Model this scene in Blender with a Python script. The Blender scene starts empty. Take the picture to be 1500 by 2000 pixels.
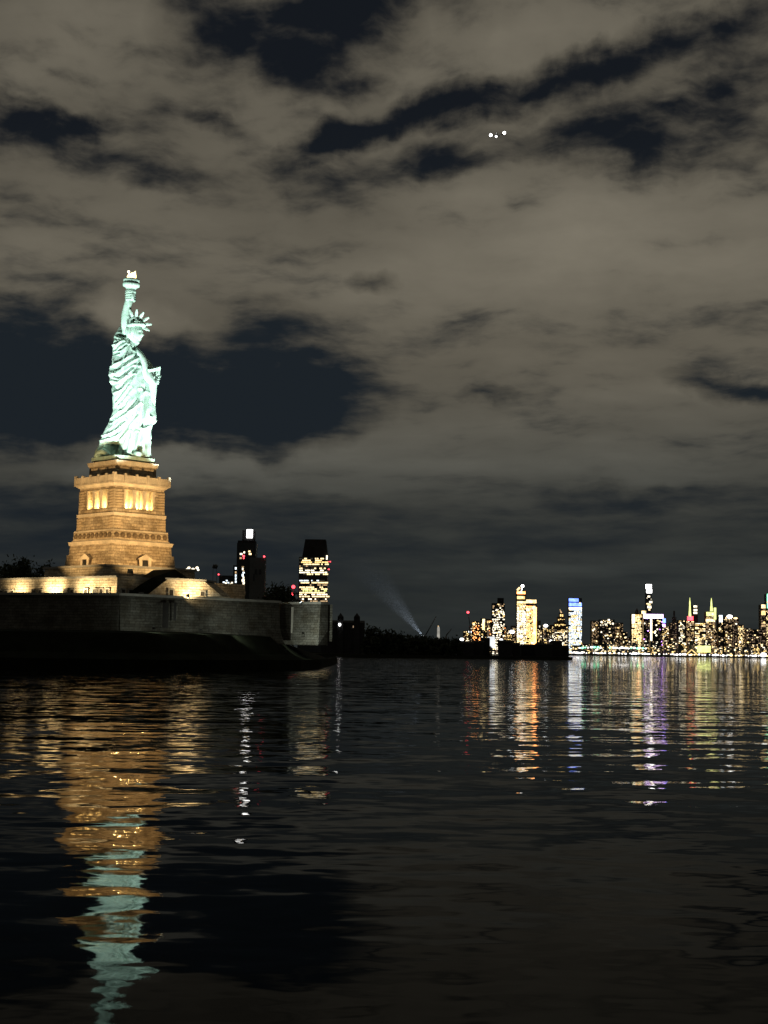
import bpy, math, random
import numpy as np
from mathutils import Matrix, Vector

# ------------------------------------------------------------------ camera
SC = bpy.context.scene
COL = SC.collection
FPX, CAM_Z = 3004.0, 4.5
PITCH, ROLL = math.atan(273.5 / FPX), math.radians(0.8)
ROT = Matrix.Rotation(math.pi / 2 + PITCH, 3, 'X') @ Matrix.Rotation(ROLL, 3, 'Z')
cam_data = bpy.data.cameras.new('camera')
cam = bpy.data.objects.new('camera', cam_data)
COL.objects.link(cam)
cam.matrix_world = Matrix.Translation((0, 0, CAM_Z)) @ ROT.to_4x4()
cam_data.sensor_fit = 'HORIZONTAL'
cam_data.sensor_width = 36
cam_data.lens = 36 * FPX / 1500
cam_data.clip_start, cam_data.clip_end = 0.5, 60000
SC.camera = cam


def ray(px, py):
    return ROT @ Vector(((px - 750) / FPX, -(py - 1000) / FPX, -1.0))


def at(px, py, Y):
    """the world point at depth Y that is seen at a pixel of the photograph"""
    d = ray(px, py)
    t = Y / d.y
    return Vector((d.x * t, Y, CAM_Z + d.z * t))


# ------------------------------------------------------------------ exposure and sampling
SC.view_settings.view_transform = 'Standard'
SC.view_settings.look = 'None'
SC.view_settings.exposure = 0.0
SC.view_settings.gamma = 1.0
SC.render.engine = 'CYCLES'
SC.cycles.use_denoising = True
SC.cycles.denoiser = 'OPENIMAGEDENOISE'
SC.cycles.max_bounces = 5
SC.cycles.diffuse_bounces = 2
SC.cycles.glossy_bounces = 3
SC.cycles.volume_bounces = 0
SC.cycles.sample_clamp_indirect = 12
SC.cycles.caustics_reflective = False
SC.cycles.caustics_refractive = False


# ------------------------------------------------------------------ node helper
class NT:
    def __init__(self, tree):
        self.t = tree
        self.n, self.l = tree.nodes, tree.links

    def node(self, kind, **kw):
        nd = self.n.new(kind)
        for k, v in kw.items():
            setattr(nd, k, v)
        return nd

    def put(self, sock, val):
        if hasattr(val, 'is_output'):
            self.l.new(val, sock)
        elif val is not None:
            sock.default_value = val

    def math(self, op, a, b=None, c=None, clamp=False):
        nd = self.node('ShaderNodeMath', operation=op, use_clamp=clamp)
        for i, v in enumerate((a, b, c)):
            self.put(nd.inputs[i], v)
        return nd.outputs[0]

    def vmath(self, op, a, b=None, scale=None):
        nd = self.node('ShaderNodeVectorMath', operation=op)
        self.put(nd.inputs[0], a)
        self.put(nd.inputs[1], b)
        if scale is not None:
            self.put(nd.inputs['Scale'], scale)
        return nd.outputs['Value'] if op in ('DOT_PRODUCT', 'LENGTH') else nd.outputs[0]

    def sep(self, v):
        nd = self.node('ShaderNodeSeparateXYZ')
        self.put(nd.inputs[0], v)
        return nd.outputs

    def comb(self, x, y, z):
        nd = self.node('ShaderNodeCombineXYZ')
        for i, v in enumerate((x, y, z)):
            self.put(nd.inputs[i], v)
        return nd.outputs[0]

    def mapping(self, v, loc=(0, 0, 0), rot=(0, 0, 0), scale=(1, 1, 1), kind='POINT'):
        nd = self.node('ShaderNodeMapping', vector_type=kind)
        self.put(nd.inputs['Vector'], v)
        if kind != 'NORMAL' and kind != 'VECTOR':
            nd.inputs['Location'].default_value = loc
        nd.inputs['Rotation'].default_value = rot
        nd.inputs['Scale'].default_value = scale
        return nd.outputs[0]

    def noise(self, v, scale, detail=4, rough=.5, distort=0.0, lac=2.0):
        nd = self.node('ShaderNodeTexNoise')
        self.put(nd.inputs['Vector'], v)
        nd.inputs['Scale'].default_value = scale
        nd.inputs['Detail'].default_value = detail
        nd.inputs['Roughness'].default_value = rough
        nd.inputs['Distortion'].default_value = distort
        nd.inputs['Lacunarity'].default_value = lac
        return nd.outputs

    def mix(self, f, a, b, blend='MIX'):
        nd = self.node('ShaderNodeMix', data_type='RGBA', blend_type=blend)
        self.put(nd.inputs[0], f)
        self.put(nd.inputs[6], a)
        self.put(nd.inputs[7], b)
        return nd.outputs[2]

    def mixf(self, f, a, b):
        nd = self.node('ShaderNodeMix', data_type='FLOAT')
        self.put(nd.inputs[0], f)
        self.put(nd.inputs[2], a)
        self.put(nd.inputs[3], b)
        return nd.outputs[0]

    def rng(self, v, a, b, c=0.0, d=1.0, kind='SMOOTHSTEP'):
        nd = self.node('ShaderNodeMapRange', interpolation_type=kind)
        self.put(nd.inputs[0], v)
        for i, x in enumerate((a, b, c, d)):
            nd.inputs[i + 1].default_value = x
        return nd.outputs[0]


# ------------------------------------------------------------------ night sky: city-lit cloud with dark gaps
world = bpy.data.worlds.new('World')
SC.world = world
world.use_nodes = True
world.cycles.sampling_method = 'MANUAL'
world.cycles.sample_map_resolution = 512
W = NT(world.node_tree)
W.n.clear()
w_out = W.node('ShaderNodeOutputWorld')
w_bg = W.node('ShaderNodeBackground')
W.l.new(w_bg.outputs[0], w_out.inputs[0])
tc = W.node('ShaderNodeTexCoord')
dx, dy, dz = W.sep(W.vmath('NORMALIZE', tc.outputs['Generated']))
az = W.math('ARCTAN2', dx, dy)
el = W.math('ARCSINE', dz)
ael = W.comb(az, el, 0.0)
# stretch towards the horizon, as a flat cloud deck looks
flat = W.math('MULTIPLY', W.math('LOGARITHM', W.math('ADD', W.math('ABSOLUTE', el), 0.10), math.e), 0.30)
deck = W.comb(az, flat, W.math('MULTIPLY', dz, 0.0))
warp1 = W.vmath('SCALE', W.vmath('SUBTRACT', W.noise(deck, 7.0, 4, .6)[1], (.5, .5, .5)), scale=.045)
warp2 = W.vmath('SCALE', W.vmath('SUBTRACT', W.noise(deck, 30.0, 5, .6)[1], (.5, .5, .5)), scale=.020)
ael_w = W.vmath('ADD', W.vmath('ADD', ael, warp1), warp2)
deck_w = W.vmath('ADD', deck, W.vmath('SCALE', warp1, scale=.6))
streak = W.mapping(deck_w, rot=(0, 0, math.radians(-15)), scale=(.8, 3.0, 1.0))
n_big = W.noise(streak, 5.0, 3, .5)[0]
n_mid = W.noise(streak, 15.0, 7, .58)[0]
n_fine = W.noise(W.mapping(deck_w, rot=(0, 0, math.radians(-32)), scale=(.8, 2.6, 1)), 34.0, 5, .55)[0]


def aim(px, py):
    d = ray(px, py).normalized()
    return math.atan2(d.x, d.y), math.asin(d.z)


# clear gaps (minus) and thick banks (plus): pixel of the centre, half sizes, turn, amount
BANKS = [
    (40, 745, 190, 135, 0, -1.2), (190, 790, 190, 95, 0, -1.1), (430, 775, 210, 105, 0, -1.2), (590, 772, 150, 85, 0, -1.1),
    (450, 65, 140, 80, -10, -.66), (650, 85, 160, 95, 15, -.72), (560, 5, 160, 40, 0, -.5), (700, 168, 70, 26, 12, -.42),
    (610, 275, 120, 30, 20, -.66), (740, 228, 130, 34, 14, -.66), (890, 200, 160, 40, 8, -.72), (1080, 168, 170, 46, 10, -.72),
    (1240, 100, 150, 40, 22, -.62), (1420, 52, 140, 40, 10, -.66), (1110, 262, 130, 34, 12, -.44), (1210, 292, 140, 28, 4, -.38),
    (1380, 170, 230, 90, 12, -.36), (1370, 275, 220, 60, 6, -.42), (850, 306, 80, 34, -4, -.56), (1310, 205, 190, 34, 15, -.20), (1450, 120, 130, 34, 16, -.26), (560, 110, 60, 70, 0, -.3),
    (50, 255, 130, 42, -3, -.72), (180, 250, 60, 26, 10, -.5), (410, 228, 60, 20, -8, -.42), (330, 358, 80, 24, 4, -.34),
    (500, 638, 110, 52, 0, -.42), (720, 550, 56, 20, 0, -.5), (1400, 748, 90, 32, -14, -.6), (1490, 768, 60, 26, -10, -.6),
    (950, 770, 60, 18, 0, -.4), (1220, 975, 170, 30, 3, -.40), (1100, 1042, 170, 34, 2, -.26), (90, 600, 110, 26, 8, -.34),
    (250, 1060, 620, 95, 0, -.42), (100, 980, 300, 50, -4, -.30), (530, 890, 50, 26, 0, -.3),
    (960, 70, 300, 80, 5, .36), (150, 110, 300, 110, 0, .22), (1120, 480, 620, 150, 3, .52),
    (330, 480, 420, 110, 0, .10), (1000, 850, 480, 130, 0, .34), (260, 905, 330, 42, 0, .42), (240, 640, 200, 46, -14, .35),
]
dens = W.math('ADD', W.math('MULTIPLY', n_big, .8), W.math('MULTIPLY', n_mid, 1.7))
dens = W.math('ADD', dens, W.math('MULTIPLY', n_fine, .85))
dens = W.math('MULTIPLY_ADD', W.math('SUBTRACT', dens, 1.675), W.rng(el, .03, .15, .3, 1.0), .375)
soft = W.math('MULTIPLY_ADD', W.math('SUBTRACT', n_big, .5), 1.1, .375)
for (bx, by, brx, bry, ba, amp) in BANKS:
    a_, e_ = aim(bx, by)
    m = W.mapping(ael_w, loc=(a_, e_, 0), rot=(0, 0, math.radians(ba)), scale=(brx * 1.25 / FPX, bry * 1.25 / FPX, 1), kind='TEXTURE')
    g = W.node('ShaderNodeTexGradient', gradient_type='QUADRATIC_SPHERE')
    W.l.new(m, g.inputs[0])
    bank = W.math('SQRT', g.outputs['Fac'])
    dens = W.math('MULTIPLY_ADD', bank, amp, dens)
    soft = W.math('MULTIPLY_ADD', bank, amp, soft)
cover = W.rng(dens, -.22, .56)
lift = W.rng(el, 0.0, .24, .30, 1.0)
texture = W.math('ADD', W.math('MULTIPLY', n_mid, .7), W.math('MULTIPLY', n_fine, .35))
thick = W.rng(soft, .20, 1.0, .86, 1.72)
glow = W.math('MULTIPLY', W.math('MULTIPLY', lift, thick), W.rng(texture, .30, .75, .86, 1.10, 'LINEAR'))
cloud_hi = W.mix(W.rng(el, .02, .20), (.085, .098, .094, 1), (.124, .111, .085, 1))
cloud_col = W.mix(1.0, cloud_hi, W.comb(glow, glow, glow), 'MULTIPLY')
clear_col = W.mix(W.rng(el, .20, .36), (.0125, .0172, .0222, 1), (.0080, .0102, .0140, 1))
W.put(w_bg.inputs[0], W.mix(cover, clear_col, cloud_col))
w_bg.inputs[1].default_value = .92


# ------------------------------------------------------------------ materials
def principled(name):
    m = bpy.data.materials.new(name)
    m.use_nodes = True
    t = NT(m.node_tree)
    return m, t, t.n['Principled BSDF']


def mat(name, col, rough=.85, var=.25, scale=.6, bump=.0, bscale=3.0, metal=0.0):
    m, t, p = principled(name)
    co = t.node('ShaderNodeTexCoord').outputs['Object']
    n = t.noise(co, scale, 5, .6)[0]
    n2 = t.noise(co, scale * 7, 4, .6)[0]
    f = t.math('ADD', t.math('MULTIPLY', n, .65), t.math('MULTIPLY', n2, .35))
    lo = tuple(c * (1 - var) for c in col) + (1,)
    hi = tuple(min(1, c * (1 + var)) for c in col) + (1,)
    t.put(p.inputs['Base Color'], t.mix(t.rng(f, .33, .67), lo, hi))
    p.inputs['Roughness'].default_value = rough
    p.inputs['Specular IOR Level'].default_value = .06 if rough > .8 else .4
    p.inputs['Metallic'].default_value = metal
    if bump:
        b = t.node('ShaderNodeBump')
        b.inputs['Strength'].default_value = 1.0
        b.inputs['Distance'].default_value = bump
        t.put(b.inputs['Height'], t.noise(co, bscale, 5, .6)[0])
        t.put(p.inputs['Normal'], b.outputs[0])
    return m


def emit(name, col, strength, var=.35, scale=.05):
    """a lit lamp, window or sign; its light varies from pane to pane"""
    m, t, p = principled(name)
    co = t.node('ShaderNodeTexCoord').outputs['Object']
    n = t.noise(co, scale, 2, .5)[0]
    p.inputs['Base Color'].default_value = (.05, .05, .05, 1)
    p.inputs['Emission Color'].default_value = tuple(col) + (1,)
    t.put(p.inputs['Emission Strength'], t.rng(n, .3, .7, strength * (1 - var), strength * (1 + var)))
    m.cycles.emission_sampling = 'NONE'
    return m


def masonry(name, col, mortar, bw=1.6, bh=.7, boxed=True, rough=.9, depth=.06, var=.25):
    """coursed stone: the courses run level, along whichever way the wall faces"""
    m, t, p = principled(name)
    tcn = t.node('ShaderNodeTexCoord')
    x, y, z = t.sep(tcn.outputs['Object'])
    if boxed:
        nx = t.math('ABSOLUTE', t.sep(tcn.outputs['Normal'])[0])
        along = t.mixf(t.math('GREATER_THAN', nx, .5), x, y)
    else:
        along = x
    v = t.comb(along, z, 0.0)
    b = t.node('ShaderNodeTexBrick')
    t.put(b.inputs['Vector'], v)
    b.inputs['Color1'].default_value = tuple(c * (1 - var) for c in col) + (1,)
    b.inputs['Color2'].default_value = tuple(c * (1 + var) for c in col) + (1,)
    b.inputs['Mortar'].default_value = tuple(mortar) + (1,)
    b.inputs['Scale'].default_value = 1.0
    b.inputs['Mortar Size'].default_value = .045
    b.inputs['Mortar Smooth'].default_value = .4
    b.inputs['Brick Width'].default_value = bw
    b.inputs['Row Height'].default_value = bh
    n = t.noise(tcn.outputs['Object'], .35, 6, .65)[0]
    n2 = t.noise(tcn.outputs['Object'], 2.2, 5, .65)[0]
    c = t.mix(1.0, b.outputs['Color'], t.mix(t.rng(n, .3, .7), (.62, .58, .52, 1), (1.1, 1.1, 1.1, 1)), 'MULTIPLY')
    c = t.mix(1.0, c, t.mix(t.rng(n2, .3, .7), (.72, .70, .68, 1), (1.1, 1.1, 1.1, 1)), 'MULTIPLY')
    t.put(p.inputs['Base Color'], c)
    p.inputs['Roughness'].default_value = rough
    p.inputs['Specular IOR Level'].default_value = .06
    bp = t.node('ShaderNodeBump')
    bp.inputs['Distance'].default_value = depth
    bp.inputs['Strength'].default_value = 1.0
    h = t.math('ADD', t.math('SUBTRACT', 1.0, b.outputs['Fac']), t.math('MULTIPLY', n2, 1.2))
    t.put(bp.inputs['Height'], h)
    t.put(p.inputs['Normal'], bp.outputs[0])
    return m


M = {}
m, t, p = principled('copper_patina')
co = t.node('ShaderNodeTexCoord').outputs['Object']
run = t.noise(t.mapping(co, scale=(1.5, 1.5, .14)), 1.0, 6, .65)[0]      # rain streaks down the sheets
blot = t.noise(co, .45, 5, .6)[0]
pat = t.mix(t.rng(blot, .35, .65), (.33, .47, .41, 1), (.47, .60, .53, 1))
t.put(p.inputs['Base Color'], t.mix(t.rng(run, .40, .68), pat, (.29, .39, .335, 1)))
p.inputs['Roughness'].default_value = .75
p.inputs['Specular IOR Level'].default_value = .25
bp = t.node('ShaderNodeBump')
bp.inputs['Distance'].default_value = .08
t.put(bp.inputs['Height'], t.noise(co, 1.6, 5, .6)[0])
t.put(p.inputs['Normal'], bp.outputs[0])
M['copper'] = m
M['copper_gold'] = emit('gilded_flame', (1.0, .74, .32), 5.0, .3, .8)
M['granite'] = masonry('pedestal_granite', (.48, .40, .29), (.20, .15, .10), 1.7, .72)
M['granite_smooth'] = mat('granite_trim', (.56, .48, .37), .85, .22, .5, .05, 2.0)
M['granite_rough'] = mat('granite_rusticated', (.42, .33, .22), .9, .35, .9, .18, 2.6)
M['shield'] = mat('shaded_shield', (.16, .12, .08), .9, .3, 1.5, .05, 4)  # plain granite discs, coloured dark brown to imitate the shadow on them
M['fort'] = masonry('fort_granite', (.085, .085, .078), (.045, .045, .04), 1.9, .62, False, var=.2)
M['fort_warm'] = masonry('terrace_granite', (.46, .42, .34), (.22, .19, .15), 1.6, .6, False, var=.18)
M['coping'] = mat('coping_stone', (.22, .215, .20), .9, .2, .4, .04, 2)
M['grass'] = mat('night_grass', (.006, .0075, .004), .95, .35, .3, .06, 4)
M['dark_door'] = mat('dark_door', (.010, .009, .008), .7, .3, 1)
M['paving'] = mat('terrace_paving', (.22, .21, .19), .9, .2, .3, .03, 2)
M['seawall'] = masonry('seawall_stone', (.06, .06, .055), (.03, .03, .03), 2.2, .6, False)
M['bark'] = mat('bark', (.06, .045, .035), .95, .3, 2, .05, 5)
M['leaf'] = mat('leaves', (.02, .028, .012), .8, .45, .8)
M['housing'] = mat('lamp_housing', (.03, .03, .03), .6, .2, 4)
M['steel'] = mat('painted_steel', (.10, .10, .10), .6, .2, .3)
M['facade_dark'] = mat('dark_glass_facade', (.018, .022, .026), .35, .25, .02)
M['facade_grey'] = mat('grey_facade', (.075, .08, .085), .7, .25, .02)
M['facade_brown'] = mat('brown_facade', (.07, .055, .045), .8, .3, .02)
M['facade_mauve'] = mat('mauve_facade', (.12, .10, .11), .8, .25, .02)
M['roof_dark'] = mat('dark_roof', (.03, .03, .032), .85, .3, .05)
M['land'] = mat('dark_land', (.022, .024, .018), .95, .3, .02)
M['hull'] = mat('aircraft_paint', (.22, .22, .22), .5, .1, .2)
M['lens_warm'] = emit('warm_lamp_lens', (1.0, .72, .36), 14, .1)
M['lens_cold'] = emit('cold_lamp_lens', (.85, 1.0, .95), 14, .1)
M['e_lamp'] = emit('lit_shore_lamp', (1.0, .96, .9), 2.6, .4)
M['e_glare'] = emit('lit_glare', (.95, .98, 1.0), 4.0, .2)
M['e_white'] = emit('lit_white', (1.0, .88, .64), 2.6)
M['e_hot'] = emit('lit_hot_white', (1.0, .98, .95), 9, .2)
M['e_warm'] = emit('lit_warm', (1.0, .74, .36), 2.4)
M['e_gold'] = emit('lit_gold', (1.0, .68, .25), 2.0)
M['e_amber'] = emit('lit_amber', (1.0, .34, .10), 7.0)
M['e_dim'] = emit('lit_dim', (1.0, .66, .34), .65, .6)
M['e_faint'] = emit('lit_faint', (.9, .62, .40), .28, .6)
M['e_ghost'] = emit('half_lit', (.8, .7, .5), .05, .8)
M['e_red'] = emit('lit_red', (1.0, .06, .08), 5, .2)
M['e_blue'] = emit('lit_blue', (.16, .26, 1.0), 3.2, .3)
M['e_purple'] = emit('lit_purple', (.55, .22, 1.0), 11, .2)
M['e_lavender'] = emit('lit_lavender', (.80, .55, 1.0), 6.5, .1)
M['e_green'] = emit('lit_green', (.25, 1.0, .55), 2.4, .4)
M['e_lime'] = emit('lit_lime', (.86, .92, .30), 1.7, .2)
M['e_cool'] = emit('lit_cool', (.80, .92, 1.0), 1.9)


# ------------------------------------------------------------------ mesh helpers (all shapes are given in world metres)
class MB:
    def __init__(self):
        self.v, self.f, self.s = [], [], []

    def add(self, verts, faces, smooth=False):
        o = len(self.v)
        self.v += [tuple(p) for p in verts]
        for fc in faces:
            self.f.append(tuple(i + o for i in fc))
            self.s.append(smooth)
        return self

    def box(self, x0, x1, y0, y1, z0, z1):
        vs = [(x, y, z) for z in (z0, z1) for y in (y0, y1) for x in (x0, x1)]
        return self.add(vs, [(0, 2, 3, 1), (4, 5, 7, 6), (0, 1, 5, 4), (2, 6, 7, 3), (0, 4, 6, 2), (1, 3, 7, 5)])

    def obox(self, c, ax, ay, az_, hx, hy, hz):
        """box about c with half sizes along three axes"""
        c, ax, ay, az_ = Vector(c), Vector(ax).normalized(), Vector(ay).normalized(), Vector(az_).normalized()
        vs = [c + ax * sx * hx + ay * sy * hy + az_ * sz * hz for sz in (-1, 1) for sy in (-1, 1) for sx in (-1, 1)]
        return self.add(vs, [(0, 2, 3, 1), (4, 5, 7, 6), (0, 1, 5, 4), (2, 6, 7, 3), (0, 4, 6, 2), (1, 3, 7, 5)])

    def pillow(self, c, ax, ay, hx, hy, hz, b):
        """a bevelled stone: hx along ax, hy along ay, hz up, edges taken back by b"""
        c, ax, ay, up = Vector(c), Vector(ax).normalized(), Vector(ay).normalized(), Vector((0, 0, 1))
        rings = [(-hy, 1), (hy - b, 1), (hy, 0)]
        vs = []
        for d, full in rings:
            k = 0 if full else b
            for sx, sz in ((-1, -1), (1, -1), (1, 1), (-1, 1)):
                vs.append(c + ay * d + ax * sx * (hx - k) + up * sz * (hz - k))
        fs = [(3, 2, 1, 0), (8, 9, 10, 11)]
        for r in range(2):
            for i in range(4):
                j = (i + 1) % 4
                fs.append((r * 4 + i, r * 4 + j, r * 4 + 4 + j, r * 4 + 4 + i))
        return self.add(vs, fs)

    def prism(self, poly, z0, z1, poly_top=None):
        top = poly_top or poly
        n = len(poly)
        vs = [(p[0], p[1], z0) for p in poly] + [(p[0], p[1], z1) for p in top]
        fs = [tuple(range(n))[::-1], tuple(range(n, 2 * n))]
        fs += [(i, (i + 1) % n, n + (i + 1) % n, n + i) for i in range(n)]
        return self.add(vs, fs)

    def slab(self, pts, off):
        """an outline in space given thickness along off"""
        off = Vector(off)
        n = len(pts)
        vs = [Vector(p) for p in pts] + [Vector(p) + off for p in pts]
        fs = [tuple(range(n)), tuple(range(n, 2 * n))[::-1]]
        fs += [((i + 1) % n, i, n + i, n + (i + 1) % n) for i in range(n)]
        return self.add(vs, fs)

    def rings(self, rr, cap=True, smooth=True):
        n = len(rr[0])
        vs = [p for r in rr for p in r]
        fs = []
        for k in range(len(rr) - 1):
            for i in range(n):
                j = (i + 1) % n
                fs.append((k * n + i, k * n + j, (k + 1) * n + j, (k + 1) * n + i))
        self.add(vs, fs, smooth)
        if cap:
            o = len(self.v) - n * len(rr)
            self.f.append(tuple(o + i for i in range(n))[::-1])
            self.s.append(smooth)
            o2 = len(self.v) - n
            self.f.append(tuple(o2 + i for i in range(n)))
            self.s.append(smooth)
        return self

    def tube(self, pts, rad, n=12, smooth=True):
        pts = [Vector(p) for p in pts]
        if not hasattr(rad, '__len__'):
            rad = [rad] * len(pts)
        rr = []
        ref = Vector((0.3, 0.9, 0.1)).normalized()
        for i, p in enumerate(pts):
            d = (pts[min(i + 1, len(pts) - 1)] - pts[max(i - 1, 0)]).normalized()
            a = d.cross(ref)
            if a.length < .05:
                a = d.cross(Vector((1, 0, 0)))
            a.normalize()
            b = d.cross(a)
            rr.append([p + (a * math.cos(t) + b * math.sin(t)) * rad[i] for t in [2 * math.pi * k / n for k in range(n)]])
        return self.rings(rr, True, smooth)

    def lathe(self, c, axis, prof, n=20, smooth=True):
        """prof: (distance along the axis, radius)"""
        c, d = Vector(c), Vector(axis).normalized()
        a = d.cross(Vector((0, 1, 0.2))).normalized()
        b = d.cross(a)
        rr = [[c + d * h + (a * math.cos(t) + b * math.sin(t)) * r for t in [2 * math.pi * k / n for k in range(n)]] for h, r in prof]
        return self.rings(rr, True, smooth)

    def ball(self, c, r, n=8):
        c = Vector(c)
        rx, ry, rz = r if hasattr(r, '__len__') else (r, r, r)
        rr = []
        for k in range(1, n):
            ph = math.pi * k / n
            rr.append([c + Vector((rx * math.sin(ph) * math.cos(t), ry * math.sin(ph) * math.sin(t), -rz * math.cos(ph)))
                       for t in [2 * math.pi * q / (n * 2) for q in range(n * 2)]])
        return self.rings(rr, True, True)


def thing(name, label, cat, loc, group=None, rotz=0.0):
    o = bpy.data.objects.new(name, None)
    o.location = loc
    o.rotation_euler = (0, 0, rotz)
    COL.objects.link(o)
    o['label'], o['category'] = label, cat
    if group:
        o['group'] = group
    return o


def mesh_of(name, mb, origin, material):
    me = bpy.data.meshes.new(name)
    ox, oy, oz = origin
    me.from_pydata([(x - ox, y - oy, z - oz) for x, y, z in mb.v], [], mb.f)
    me.polygons.foreach_set('use_smooth', mb.s)
    if isinstance(material, str):
        material = M[material]
    me.materials.append(material)
    me.update()
    return me


def part(name, mb, material, parent, local=False, label=None, kind=None, loc=(0, 0, 0)):
    """a mesh under a thing; world metres unless local"""
    root = parent
    while root.parent:
        root = root.parent
    org = (0, 0, 0) if local else tuple(root.location)
    o = bpy.data.objects.new(name, mesh_of(name, mb, org, material) if isinstance(mb, MB) else mb)
    COL.objects.link(o)
    o.parent = parent
    o.location = loc
    if label:
        o['label'] = label
    if kind:
        o['kind'] = kind
    return o


def solo(name, mb, material, label=None, cat=None, group=None, kind=None, origin=(0, 0, 0)):
    o = bpy.data.objects.new(name, mesh_of(name, mb, origin, material))
    o.location = origin
    COL.objects.link(o)
    for k, v in (('label', label), ('category', cat), ('group', group), ('kind', kind)):
        if v:
            o[k] = v
    return o


def copy_tree(src, loc, rotz=None, label=None, parent=None):
    c = src.copy()
    COL.objects.link(c)
    if parent is None:
        c.location = loc
        if rotz is not None:
            c.rotation_euler = (0, 0, rotz)
        if label:
            c['label'] = label
    else:
        c.parent = parent
    for ch in src.children:
        copy_tree(ch, None, parent=c)
    return c


def spot(name, parent, loc, target, power, col, size_deg, blend=.3, radius=.4):
    L = bpy.data.lights.new(name, 'SPOT')
    L.energy, L.color, L.spot_size, L.spot_blend = power, col, math.radians(size_deg), blend
    L.shadow_soft_size = radius
    o = bpy.data.objects.new(name, L)
    COL.objects.link(o)
    loc, target = Vector(loc), Vector(target)
    q = (target - loc).to_track_quat('-Z', 'Y')
    o.parent = parent
    o.rotation_mode = 'QUATERNION'
    o.rotation_quaternion = q
    o.location = loc - Vector(parent.location)
    return o


rnd = random.Random(7)

# ------------------------------------------------------------------ water: real low waves, with ripples in the material
m, t, p = principled('harbour_water')
co = t.node('ShaderNodeTexCoord').outputs['Object']
slope = None
for lam, ax, amp, det in ((4.6, .5, .042, 2), (1.5, .5, .115, 2), (.5, .55, .075, 1)):
    v = t.mapping(co, rot=(0, 0, math.radians(12 + lam * 5)), scale=(ax / lam, 1 / lam, 1))
    c = t.vmath('SCALE', t.vmath('SUBTRACT', t.noise(v, 1.0, det, .5)[1], (.5, .5, .5)), scale=amp)
    slope = c if slope is None else t.vmath('ADD', slope, c)
_, wy, _ = t.sep(co)
slope = t.vmath('SCALE', slope, scale=t.rng(wy, 22.0, 230.0, .62, 2.9))
sx, sy, _ = t.sep(slope)
geo = t.node('ShaderNodeNewGeometry')
nrm = t.vmath('NORMALIZE', t.vmath('ADD', geo.outputs['Normal'], t.comb(t.math('MULTIPLY', sx, .9), sy, 0.0)))
t.put(p.inputs['Normal'], nrm)
p.inputs['Base Color'].default_value = (.003, .004, .004, 1)
p.inputs['Roughness'].default_value = .03
p.inputs['IOR'].default_value = 1.043
M['water'] = m


def water_mesh():
    rs = np.random.RandomState(4)
    NRW, NCW = 800, 280
    d = 13.0 * (1500 / 13.0) ** (np.arange(NRW) / (NRW - 1))
    ang = np.tan(np.radians(np.linspace(-21, 21, NCW)))
    X = d[:, None] * ang[None, :]
    Y = np.repeat(d[:, None], NCW, 1)
    cell = np.maximum(d * math.log(1500 / 13.0) / (NRW - 1) * 1.3, d * (ang[NCW // 2 + 1] - ang[NCW // 2]))[:, None]
    Z = np.zeros_like(X)
    N = 56
    for q in range(N):
        lam = 1.2 * (12 / 1.2) ** ((q + rs.rand()) / N)
        th = rs.normal(math.radians(100), math.radians(34))
        sl = WAVE * math.sqrt(2.0 / N) * (1.0 if lam < 14 else .7)
        kx, ky = math.cos(th) * 2 * math.pi / lam, math.sin(th) * 2 * math.pi / lam
        keep = np.clip(2.0 - cell / (lam / 5.0), 0, 1)
        ph = kx * X + ky * Y + rs.rand() * 6.283
        w = np.sin(ph) + .18 * np.cos(2 * ph)
        Z += keep * sl * lam / (2 * math.pi) * w
    # patches of livelier and calmer water
    Z *= 1 + .35 * np.sin(X / 31 + 1.3 * np.sin(Y / 57)) * np.sin(Y / 43 + .8)
    Z *= ((.40 + .60 * np.clip(d / 70, 0, 1)) * (1 - .75 * np.clip((d - 90) / 160, 0, 1)))[:, None]      # calmer in the lee close by
    fade = np.minimum(np.arange(NCW), np.arange(NCW)[::-1]) / 6.0
    fade2 = np.minimum(np.arange(NRW), np.arange(NRW)[::-1]) / 4.0
    Z *= np.clip(fade, 0, 1)[None, :] * np.clip(fade2, 0, 1)[:, None]
    vs = np.stack([X, Y, Z], -1).reshape(-1, 3).tolist()
    fs = [(r * NCW + c, r * NCW + c + 1, (r + 1) * NCW + c + 1, (r + 1) * NCW + c) for r in range(NRW - 1) for c in range(NCW - 1)]
    mb = MB()
    mb.add(vs, fs, True)
    # the open water all round the wavy part
    base = len(mb.v)
    idx = lambda r, c: r * NCW + c
    lft = [base + r for r in range(NRW)]
    mb.v += [(-9000, y, 0) for y in d]
    rgt = [base + NRW + r for r in range(NRW)]
    mb.v += [(9000, y, 0) for y in d]
    for r in range(NRW - 1):
        mb.f += [(lft[r], idx(r, 0), idx(r + 1, 0), lft[r + 1]), (idx(r, NCW - 1), rgt[r], rgt[r + 1], idx(r + 1, NCW - 1))]
        mb.s += [False, False]
    o2 = len(mb.v)
    mb.v += [(-9000, -400, 0), (9000, -400, 0), (-9000, 30000, 0), (9000, 30000, 0)]
    mb.f.append((o2, o2 + 1, rgt[0]) + tuple(idx(0, c) for c in range(NCW - 1, -1, -1)) + (lft[0],))
    mb.f.append((lft[-1],) + tuple(idx(NRW - 1, c) for c in range(NCW)) + (rgt[-1], o2 + 3, o2 + 2))
    mb.s += [False, False]
    return mb


WAVE = .010
solo('water', water_mesh(), 'water', kind='structure')

# ------------------------------------------------------------------ the island's ground
YS = 389.0
AX = at(237.5, 1000, YS).x          # axis of the monument


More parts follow.
